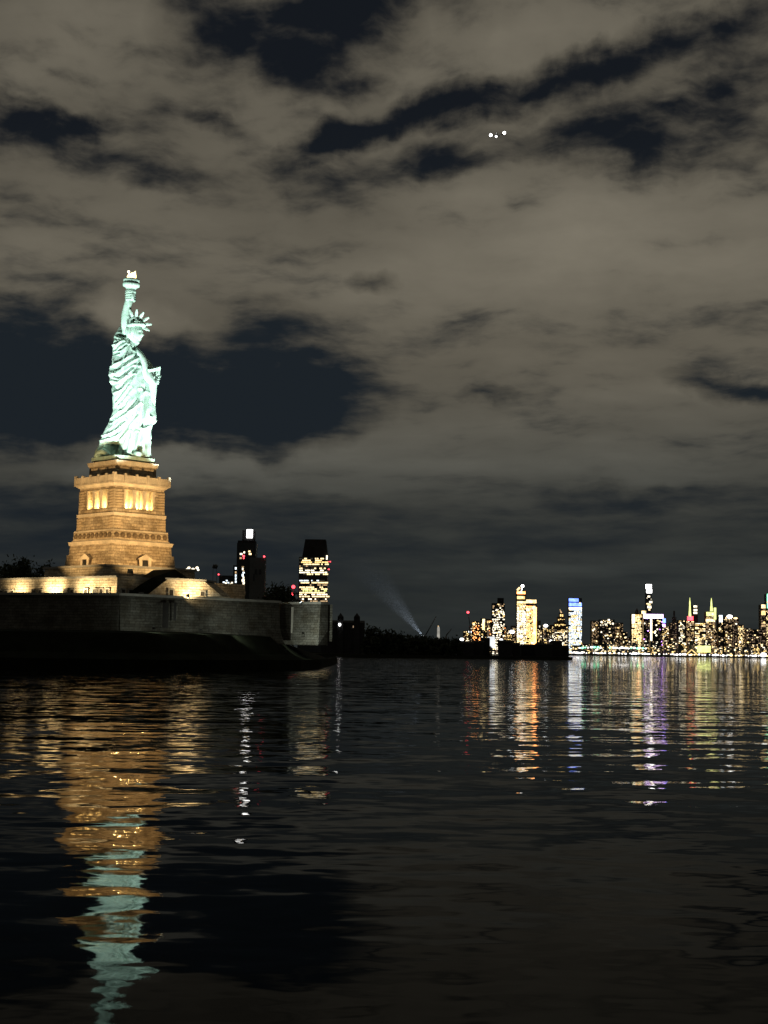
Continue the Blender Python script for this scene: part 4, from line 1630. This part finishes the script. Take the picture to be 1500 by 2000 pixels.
def window_mesh(x0, x1, y0, y1, Y, dens_, r, wmin=.9, wmax=2.4, hgt=1.2, step=2.4):
    """lit panes of one facade, sorted by lamp colour"""
    out = {}
    y = y0 + 1.5
    while y < y1:
        x = x0 + r.uniform(.2, 1.5)
        while x < x1 - 1.2:
            w = min(r.uniform(wmin, wmax), x1 - x - .3)
            if r.random() < dens_:
                out.setdefault(r.random(), (x, y, w))
            x += w + r.uniform(.5, 1.6)
        y += step * r.uniform(.85, 1.2)
    return list(out.values())


def far_building(x0, x1, ytop, label, pal, dens_, Y=None, seed=0, wall='facade_dark', name='building', cat='building', group=None, ybot=1276, wy0=None, depth=45, hgt=1.25, step=2.3, wmax=2.4):
    r = random.Random(seed * 31 + int(x0))
    Y = Y or YC + 200
    c = at((x0 + x1) / 2, 1275, Y)
    o = thing(name, label, cat, (c.x, Y, 3.0), group)
    px_wall('facade', x0, x1, ytop, Y, depth, wall, o, 3.0)
    by = {}
    for (x, y, w) in window_mesh(x0, x1, wy0 or ytop, ybot, Y, dens_, r, hgt=hgt, step=step, wmax=wmax):
        by.setdefault(r.choice(pal), MB())
        e = r.choice(list(by)) if r.random() < .3 else list(by)[-1]
        hh = hgt * r.uniform(.7, 1.25)
        px_box(by[e], x, x + w, y, y + hh, Y, .8, -1.2)
    for q in range(int((x1 - x0) * (ybot - ytop) / 190)):
        e = r.choice(('e_white', 'e_warm', 'e_gold', 'e_warm'))
        by.setdefault(e, MB())
        bx, byy = r.uniform(x0 + 2, x1 - 3), r.uniform(ytop + 4, ybot - 3)
        by[e].ball(at(bx, byy, Y - 3), (r.uniform(3.2, 6.5), 2, r.uniform(2.6, 4.6)), 5)
    for e, mb in by.items():
        part('lit_windows', mb, e, o, kind='stuff')
    return o


def extra(o, name, shape, e):
    return part(name, shape, e, o)


MARKS = [(880, 'the lit pillar'), (912, 'the red tipped crane'), (938, 'the bright strip tower'), (960, 'the black capped tower'), (1008, 'the slant topped tower'), (1047, 'the orange banded tower'),
         (1077, 'the stepped tower'), (1109, 'the blue crowned slab'), (1170, 'the white lamp block'), (1232, 'the yellow tower'), (1261, 'the very slender tower'), (1308, 'the mauve tower'),
         (1339, 'the red based spire'), (1378, 'the lime spire tower'), (1413, 'the white dome block'), (1457, 'the low warm cluster'), (1484, 'the stacked lamp tower')]
ORD = ['first', 'second', 'third', 'fourth', 'fifth', 'sixth', 'seventh', 'eighth', 'ninth', 'tenth', 'eleventh', 'twelfth', 'thirteenth']
seen_marks = {}


def past(x, kind):
    name = [n_ for q, n_ in MARKS if q <= x][-1]
    i = seen_marks.get((name, kind), 0)
    seen_marks[(name, kind)] = i + 1
    return '%s past %s' % (ORD[i], name)


# filler rows first: low waterfront and mid-town mass
r = random.Random(11)
x = 905.0
k = 0
while x < 1500:
    w = r.uniform(9, 19)
    if x < 1000:
        top, base_ = r.uniform(1222, 1240), 1262
    elif x < 1115:
        top, base_ = r.uniform(1218, 1244), 1268
    elif x < 1155:
        top, base_ = r.uniform(1256, 1264), 1272
    else:
        top, base_ = r.uniform(1222, 1246), 1276
    far_building(x, x + w, top, 'low far building with scattered lit windows, ' + past(x + w / 2, 'low'), [pal_warm, pal_cool, pal_amber][k % 3], r.uniform(.30, .62), YC + 420 + (k % 4) * 60, k, r.choice(('facade_dark', 'facade_brown', 'facade_grey')),
                 group='low buildings of the far skyline', ybot=base_)
    x += w * r.uniform(.75, 1.0)
    k += 1
x = 1118.0
while x < 1502:
    w = r.uniform(10, 22)
    far_building(x, x + w, r.uniform(1246, 1262) + (x - 1118) * .01, 'low waterfront building before the far towers, ' + past(x + w / 2, 'front'), [pal_cool, pal_warm][k % 2], r.uniform(.35, .6), YC + 60, k, 'facade_dark', group='waterfront buildings of the far city', ybot=1276 + (x - 1118) * .014, depth=20)
    x += w * r.uniform(1.0, 1.5)
    k += 1

Yt = YC + 330
far_building(922, 936, 1213, 'narrow dim tower at the near end of the far skyline', pal_amber, .5, Yt, 1, 'facade_brown', 'tower', 'tower')
o = far_building(939, 950, 1208, 'slim tower with one bright vertical strip', pal_warm, .25, Yt - 20, 2, 'facade_dark', 'tower', 'tower')
extra(o, 'light_strip', px_box(MB(), 942, 947, 1209, 1230, Yt - 20, 1, -2), 'e_warm')
far_building(951, 961, 1209, 'slim amber lit tower behind the bright strip', pal_amber, .55, Yt + 30, 3, 'facade_brown', 'tower', 'tower')
o = far_building(961, 986, 1178, 'broad dark tower with scattered lit floors and a black cap', pal_warm, .62, Yt, 4, 'facade_dark', 'tower', 'tower', hgt=1.8, step=3.2, wmax=4)
mb = MB()
px_box(mb, 972, 984, 1168, 1177.9, Yt + 6, 26)
extra(o, 'roof_cap', mb, 'roof_dark')
o = far_building(1009, 1027.5, 1158, 'tallest warm lit tower with a slanting bright top', pal_warm[:5], .97, Yt, 5, 'facade_brown', 'tower', 'tower', wmax=5, hgt=2.0, step=2.7, wy0=1178)
mb = MB()
mb.slab([at(1009, 1157.9, Yt), at(1027.5, 1157.9, Yt), at(1016, 1148, Yt)], (0, 40, 0))
extra(o, 'slanted_crown', mb, 'facade_brown')
for (x0, x1, y0, y1, e) in ((1009.5, 1026, 1155.5, 1160, 'e_amber'), (1010, 1025, 1164.5, 1170, 'e_gold'), (1010, 1027, 1174.5, 1178.5, 'e_warm')):
    extra(o, 'crown_band', px_box(MB(), x0, x1, y0, y1, Yt, 1, -2), e)
mb = MB()
mb.tube([at(1010, 1153, Yt - 2), at(1015.5, 1147.5, Yt - 2)], 5, 8)
extra(o, 'crown_light', mb, 'e_warm')
mb = MB()
mb.ball(at(1020.5, 1144.5, Yt - 2), 8, 8)
mb.tube([at(1020.5, 1144.5, Yt - 2), at(1018, 1156, Yt - 2)], 1.2, 6)
extra(o, 'roof_lamp', mb, 'e_hot')
o = far_building(1027, 1048, 1171, 'broad bright tower with a glowing orange roof band', pal_warm[:4] + ['e_amber', 'e_amber'], .97, Yt + 40, 6, 'facade_brown', 'tower', 'tower', wmax=5, hgt=2.0, step=2.7, wy0=1182)
extra(o, 'roof_band', px_box(MB(), 1027.5, 1047.5, 1171.5, 1178, Yt + 40, 1, -2), 'e_warm')
extra(o, 'edge_band', px_box(MB(), 1041, 1048, 1186, 1270, Yt + 40, 1, -2.5), 'e_amber')
far_building(1049, 1056, 1212, 'thin dim tower clinging to the broad bright tower', pal_warm, .5, Yt, 7, 'facade_brown', 'tower', 'tower')
far_building(1060, 1072, 1220, 'short tower with a white lamp on its roof', pal_warm, .45, Yt, 8, 'facade_brown', 'tower', 'tower')
o = far_building(1078, 1108, 1228, 'stepped tower climbing to a small spire', pal_warm[1:], .6, Yt, 9, 'facade_brown', 'stepped_tower', 'tower')
for (x0, x1, y0, y1) in ((1083, 1106, 1216, 1227.9), (1089, 1103, 1205, 1215.9), (1093, 1100, 1197, 1204.9)):
    mb = MB()
    px_box(mb, x0, x1, y0, y1, Yt + 4, 34)
    extra(o, 'setback', mb, 'facade_brown')
    mb = MB()
    x = x0 + 1
    while x < x1 - 2:
        px_box(mb, x, x + 2.2, y0 + 2 + rnd.uniform(0, 3), y0 + 4.5 + rnd.uniform(0, 3), Yt + 4, 1, -2)
        x += 3.6
    part('lit_windows', mb, 'e_gold', o, kind='stuff')
mb = MB()
mb.tube([at(1096.5, 1197, Yt + 12), at(1093.5, 1190, Yt + 12)], [4, 1.5], 6)
extra(o, 'spire', mb, 'e_dim')
o = far_building(1110.5, 1136.5, 1168, 'bright slab tower crowned by two blue bands', ['e_white', 'e_warm', 'e_warm', 'e_cool', 'e_gold'], .95, Yt, 10, 'facade_dark', 'tower', 'tower', wmax=5, hgt=2.0, step=2.7, wy0=1186)
extra(o, 'blue_band', px_box(MB(), 1111, 1130, 1169, 1175, Yt, 1, -2), 'e_blue')
extra(o, 'blue_band', px_box(MB(), 1111, 1136, 1177.5, 1184, Yt, 1, -2), 'e_blue')
extra(o, 'white_band', px_box(MB(), 1111, 1136, 1186.5, 1190, Yt, 1, -2.5), 'e_white')
far_building(1155, 1170, 1212, 'dim orange brick tower beyond the blue crowned slab', ['e_faint', 'e_dim', 'e_faint'], .6, Yt, 12, 'facade_brown', 'tower', 'tower')
o = far_building(1171, 1201, 1210, 'dark wide block with a few white roof lamps', pal_cool, .28, Yt, 13, 'facade_dark')
for x, y in ((1189, 1211), (1175, 1215), (1197, 1218)):
    mb = MB()
    mb.ball(at(x, y, Yt - 2), 5.5, 6)
    extra(o, 'roof_lamp', mb, 'e_white')
far_building(1201, 1217, 1216, 'faint brown domed block left of the yellow tower', ['e_faint', 'e_dim'], .45, Yt, 14, 'facade_brown')
o = far_building(1233.5, 1253, 1199, 'bright yellow tower with a small pointed roof', ['e_gold', 'e_warm', 'e_warm', 'e_amber'], .93, Yt, 15, 'facade_brown', 'tower', 'tower', wmax=5, hgt=1.9, step=2.7)
mb = MB()
q = at(1244, 1199, Yt + 20)
mb.lathe(q, (0, 0, 1), [(0, 14), (14, 8), (28, 2)], 8, False)
extra(o, 'pointed_roof', mb, 'facade_brown')
extra(o, 'light_band', px_box(MB(), 1234, 1240, 1200, 1218, Yt, 1, -2), 'e_white')
o = far_building(1262.5, 1272.5, 1142, 'very slender dark tower with a blazing white top', ['e_white', 'e_dim'], .06, Yt, 16, 'facade_dark', 'tower', 'tower')
for (x0, x1, y0, y1, e) in ((1261.5, 1272.5, 1141.5, 1149.5, 'e_hot'), (1262.5, 1273, 1151, 1158, 'e_hot'), (1265, 1269.5, 1163.5, 1166.5, 'e_white'), (1268, 1274, 1174, 1178, 'e_white'), (1266, 1271, 1179.5, 1181, 'e_warm'), (1264.5, 1272, 1183, 1188, 'e_white')):
    extra(o, 'lit_floor', px_box(MB(), x0, x1, y0, y1, Yt, 2, -2.4), e)
o = far_building(1254, 1265, 1192, 'pale lit block at the shoulder of the very slender tower', pal_warm, .5, Yt + 30, 17, 'facade_brown')
extra(o, 'roof_lights', px_box(MB(), 1253, 1264, 1193, 1199, Yt + 30, 1, -2), 'e_warm')
o = far_building(1257, 1294, 1200, 'dark tower with a white roof bar and a vertical line of light', pal_warm[4:] + ['e_purple'], .35, Yt - 60, 18, 'facade_dark', 'tower', 'tower')
extra(o, 'roof_bar', px_box(MB(), 1257, 1295, 1200, 1207.5, Yt - 60, 1, -2.5), 'e_lavender')
extra(o, 'vertical_light', px_box(MB(), 1270, 1273.6, 1208.5, 1272, Yt - 60, 1, -2.5), 'e_white')
mb = MB()
px_box(mb, 1275, 1286, 1209, 1262, Yt - 60, 1.2, -2.6)
extra(o, 'dark_panel', mb, 'roof_dark')
for (x, y) in ((1282, 1221), (1280, 1233), (1284, 1229), (1279, 1236), (1282, 1241)):
    mb = MB()
    mb.ball(at(x, y, Yt - 64), 4.6, 6)
    extra(o, 'panel_lamp', mb, 'e_white')
o = far_building(1287, 1301, 1209, 'narrow block with a blue lit sign at its top', pal_warm, .45, Yt - 40, 19, 'facade_brown')
extra(o, 'blue_sign', px_box(MB(), 1292.5, 1300, 1208, 1216.5, Yt - 40, 1, -2), 'e_blue')
extra(o, 'purple_band', px_box(MB(), 1288, 1299, 1219, 1224, Yt - 40, 1, -2), 'e_purple')
o = far_building(1309, 1324, 1216, 'dim mauve tower with a stepped top', ['e_faint', 'e_dim'], .3, Yt, 20, 'facade_mauve', 'tower', 'tower')
mb = MB()
px_box(mb, 1314, 1321, 1205, 1215.9, Yt + 4, 20)
px_box(mb, 1315.5, 1318.5, 1193, 1204.9, Yt + 8, 10)
extra(o, 'stepped_top', mb, 'facade_mauve')
far_building(1325, 1338, 1211, 'pale lit block between the mauve tower and the red based spire', pal_cool[:4], .6, Yt, 21, 'facade_grey')


def spire_tower(xc, ytip, ybase, w, x0, x1, ytop, label, seed, red):
    o = far_building(x0, x1, ytop, label, pal_warm[:5], .75, Yt + 20, seed, 'facade_brown', 'spire_tower', 'tower')
    mb = MB()
    a, b = at(xc, ybase, Yt + 34), at(xc, ytip, Yt + 34)
    mb.lathe(a, (0, 0, 1), [(0, w), ((b.z - a.z) * .45, w * .62), ((b.z - a.z) * .8, w * .4), (b.z - a.z, .8)], 8)
    extra(o, 'spire', mb, 'e_lime')
    return o


o = spire_tower(1347.5, 1167, 1204, 7, 1340, 1356, 1212, 'tower with a tall pale spire rising from a red lit base', 22, True)
extra(o, 'red_tier', px_box(MB(), 1343.5, 1354, 1203.8, 1211.9, Yt + 24, 16), 'e_red')
o = far_building(1353, 1363, 1183, 'dark shaft with three white lamps beside the red based spire', ['e_faint'], .15, Yt + 60, 23, 'facade_dark', 'tower', 'tower')
for y in (1184.5, 1191.5, 1197):
    extra(o, 'lit_floor', px_box(MB(), 1354.5, 1361.5, y - 1.8, y + 1.8, Yt + 60, 1, -2), 'e_white')
far_building(1357, 1378, 1216, 'broad gold lit block between the two spired towers', ['e_gold', 'e_warm', 'e_white'], .75, Yt, 24, 'facade_brown', wmax=9)
o = spire_tower(1389.5, 1168, 1194, 7.5, 1379, 1398, 1195, 'lime lit stepped tower with a tall bright spire', 25, False)
extra(o, 'lit_crown', px_box(MB(), 1379.5, 1396, 1195.5, 1203, Yt + 20, 1, -2), 'e_lime')
extra(o, 'lit_flank', px_box(MB(), 1394, 1398.5, 1187, 1210, Yt + 20, 1.5, -3), 'e_lime')
extra(o, 'lit_tier', px_box(MB(), 1378.5, 1393, 1209, 1214, Yt + 20, 1, -2), 'e_warm')
o = far_building(1403, 1412, 1201, 'narrow tower glowing white at its top', pal_cool, .5, Yt, 26, 'facade_dark', 'tower', 'tower')
extra(o, 'white_top', px_box(MB(), 1404.5, 1411, 1201.5, 1215, Yt, 1, -2), 'e_cool')
o = far_building(1414, 1430, 1204, 'broad block topped by a white dome of light', pal_cool, .5, Yt, 27, 'facade_brown')
mb = MB()
mb.ball(at(1425, 1204.5, Yt + 2), (15, 8, 9), 8)
extra(o, 'lit_dome', mb, 'e_hot')
o = far_building(1430.5, 1443, 1206, 'brown block with a warm oval roof sign', ['e_faint', 'e_dim'], .5, Yt, 28, 'facade_brown')
mb = MB()
mb.ball(at(1436.5, 1207.5, Yt), (11, 3, 5), 8)
extra(o, 'roof_sign', mb, 'e_warm')
far_building(1441, 1453, 1220, 'gold lit block stepping down from the oval roof sign', ['e_gold', 'e_warm', 'e_dim'], .7, Yt, 29, 'facade_brown')
far_building(1458, 1488, 1229, 'low cluster block with warm lamps before the edge tower', ['e_warm', 'e_dim', 'e_faint'], .4, Yt, 30, 'facade_dark')
o = far_building(1485.5, 1496, 1181, 'tower of stacked warm lamps near the picture edge', ['e_dim', 'e_faint'], .45, Yt, 31, 'facade_brown', 'tower', 'tower')
for y0, y1, e in ((1181, 1188, 'e_warm'), (1193, 1201, 'e_gold'), (1216, 1219, 'e_dim'), (1221, 1224, 'e_dim')):
    extra(o, 'lit_floor', px_box(MB(), 1487, 1495, y0, y1, Yt, 1, -2), e)
o = far_building(1496.5, 1512, 1160, 'tower with a green glowing crown cut by the picture edge', ['e_warm', 'e_dim'], .5, Yt, 32, 'facade_dark', 'tower', 'tower', wy0=1190)
extra(o, 'green_crown', px_box(MB(), 1498, 1510, 1160, 1188, Yt, 1, -2), 'e_green')

# a lit hoarding and a gold gable on the waterfront
c = at(1374, 1278, YC - 20)
o = thing('lit_hoarding', 'large lime yellow lit hoarding on the far waterfront', 'hoarding', (c.x, YC - 20, 3))
extra(o, 'panel', px_box(MB(), 1361.5, 1388, 1261.5, 1274, YC - 20, 1.5), 'e_lime')
mb = MB()
for x in (1363, 1374, 1386):
    px_box(mb, x, x + 1, 1274.1, 1281.5, YC - 20, 1.5, 2)
extra(o, 'legs', mb, 'steel')
c = at(1351, 1278, YC - 20)
o = thing('gabled_pavilion', 'small pavilion outlined by a gold lit gable beside the hoarding', 'pavilion', (c.x, YC - 20, 3))
mb = MB()
mb.slab([at(1341, 1281.5, YC - 10), at(1362, 1281.8, YC - 10), at(1362, 1279, YC - 10), at(1351, 1270, YC - 10), at(1341, 1278.5, YC - 10)], (0, 20, 0))
extra(o, 'pavilion_wall', mb, 'facade_dark')
mb = MB()
mb.tube([at(1340, 1279, YC - 14), at(1351, 1269, YC - 14), at(1363, 1279.5, YC - 14)], 2.6, 6)
extra(o, 'gable_light', mb, 'e_gold')

# white lamps strung along the far waterfront
lamp_head = {}


def shore_lamp(px, py, r_, e, Y=None, label='small white lamp in the row along the far waterfront', group='lamps along the far waterfront'):
    Y = Y or YC - 40
    q = at(px, py, Y)
    o = thing('shore_lamp', label, 'lamp', (q.x, Y, 0), group)
    key = (round(r_, 1), e)
    if key not in lamp_head:
        mb = MB()
        mb.ball((0, 0, 0), (r_ * 1.15, r_, r_ * .85), 6)
        lamp_head[key] = mesh_of('lamp_head', mb, (0, 0, 0), e)
    part('lamp_head', lamp_head[key], None, o, loc=(0, 0, q.z))
    mb = MB()
    mb.tube([(q.x, Y, -.3), (q.x, Y, q.z)], .45, 5)
    part('post', mb, 'steel', o)


r = random.Random(5)
x = 1114.0
while x < 1500:
    y = 1274.5 + (x - 1114) * .0172
    shore_lamp(x, y + r.uniform(-.6, .6), r.choice((2.6, 3.2, 4.0, 5.0, 6.2)), r.choice(('e_lamp', 'e_lamp', 'e_glare', 'e_lamp', 'e_warm')))
    x += r.choice((3.2, 4.2, 5.0, 5.0, 6.5, 9.0))
x = 1132.0
while x < 1262:
    if not 1178 < x < 1186:
        shore_lamp(x, 1264.5 + (x - 1132) * .012 + r.uniform(-1, 1), r.choice((4.4, 5.4, 6.2)), r.choice(('e_lamp', 'e_lamp', 'e_green')), YC + 30, 'pale green white lamp in the second row above the far waterfront', 'upper lamps of the far waterfront')
    x += r.choice((4.5, 5.5, 7))
shore_lamp(1491, 1279, 13, 'e_glare', None, 'largest white glare lamp at the end of the far waterfront', 'single lamps of the far waterfront')
for (px, py, rr_, lab) in ((902, 1248.5, 2.9, 'big round white lamp at the start of the skyline'), (918, 1234, 2.2, 'round pale lamp above the first pier shed'), (1000, 1234, 3.6, 'big white lamp at the foot of the warm towers'), (979, 1250, 2.6, 'white oval lamp behind the pier sheds'),
                          (1014, 1263, 1.9, 'white lamp low against the dark pier sheds'), (1045, 1264.5, 2.0, 'small white lamp low beside the stepped tower'), (1066, 1222, 3.0, 'round lamp floating above the short tower'), (1030, 1260, 1.5, 'tiny white lamp below the tall warm tower'), (1076, 1252, 2.4, 'pale lamp below the stepped tower')):
    shore_lamp(px, py, rr_ * 1.05, 'e_glare', 2600, lab, 'single lamps above the pier sheds')
c = at(959, 1262, 2500)
o = thing('lit_screen', 'blazing white screen standing behind the pier sheds', 'screen', (c.x, 2500, 2))
mb = MB()
mb.slab([at(951.5, 1259, 2500), at(957, 1261, 2500), at(962, 1266, 2500), at(966.5, 1266, 2500), at(966.5, 1243, 2500), at(951.5, 1244, 2500)], (0, 2, 0))
extra(o, 'panel', mb, emit('lit_screen', (.95, .98, 1.0), 1.05, .15))
mb = MB()
mb.tube([(c.x, 2501, 2), (c.x, 2501, at(959, 1262, 2500).z)], 1.0, 6)
extra(o, 'post', mb, 'steel')

# ------------------------------------------------------------------ airliner coming in under the cloud
YP = 3300.0
pc = at(970, 264, YP)
pl = thing('airliner', 'airliner flying head on with three white landing lights under the clouds', 'aircraft', tuple(pc))
dv = Vector((-.10, -.99, -.05)).normalized()
sd = Vector((.99, -.10, .16)).normalized()
upv = sd.cross(dv) * -1
upv = upv if upv.z > 0 else -upv
mb = MB()
mb.lathe(pc - dv * 18, dv, [(0, .4), (5, 1.5), (10, 1.95), (28, 1.95), (33, 1.4), (36, .3)], 14)
part('fuselage', mb, 'hull', pl)
for s in (-1, 1):
    mb = MB()
    root_, tipw = pc - upv * .8, pc + sd * s * 17 - dv * 6 + upv * .8
    vs = [root_ + dv * 4, root_ - dv * 3, tipw - dv * 1.6, tipw + dv * .2]
    mb.add([v_ + upv * .25 for v_ in vs] + [v_ - upv * .25 for v_ in vs], [(0, 1, 2, 3), (7, 6, 5, 4), (0, 4, 5, 1), (1, 5, 6, 2), (2, 6, 7, 3), (3, 7, 4, 0)])
    part('wing', mb, 'hull', pl)
    mb = MB()
    mb.lathe(pc + sd * s * 5.6 - upv * 2.1 - dv * 1, dv, [(0, .6), (1, 1.05), (3.6, 1.1), (4.2, .9)], 12)
    part('engine', mb, 'hull', pl)
    mb = MB()
    r0, t0 = pc - dv * 16 + upv * .6, pc - dv * 18.5 + sd * s * 6 + upv * .9
    vs = [r0 + dv * 1.6, r0 - dv * 1.4, t0 - dv * .8, t0 + dv * .6]
    mb.add([v_ + upv * .12 for v_ in vs] + [v_ - upv * .12 for v_ in vs], [(0, 1, 2, 3), (7, 6, 5, 4), (0, 4, 5, 1), (1, 5, 6, 2), (2, 6, 7, 3), (3, 7, 4, 0)])
    part('tailplane', mb, 'hull', pl)
mb = MB()
vs = [pc - dv * 12 + upv * 1.6, pc - dv * 17.5 + upv * 1.6, pc - dv * 18.5 + upv * 7.5, pc - dv * 16.5 + upv * 7.5]
mb.add([v_ + sd * .15 for v_ in vs] + [v_ - sd * .15 for v_ in vs], [(0, 1, 2, 3), (7, 6, 5, 4), (0, 4, 5, 1), (1, 5, 6, 2), (2, 6, 7, 3), (3, 7, 4, 0)])
part('fin', mb, 'hull', pl)
for (x, y, r_) in ((958.5, 264, 3.2), (985, 259.5, 3.2), (969, 266.5, 2.3)):
    mb = MB()
    mb.ball(at(x, y, YP - 19), r_, 7)
    part('landing_light', mb, 'e_hot', pl)
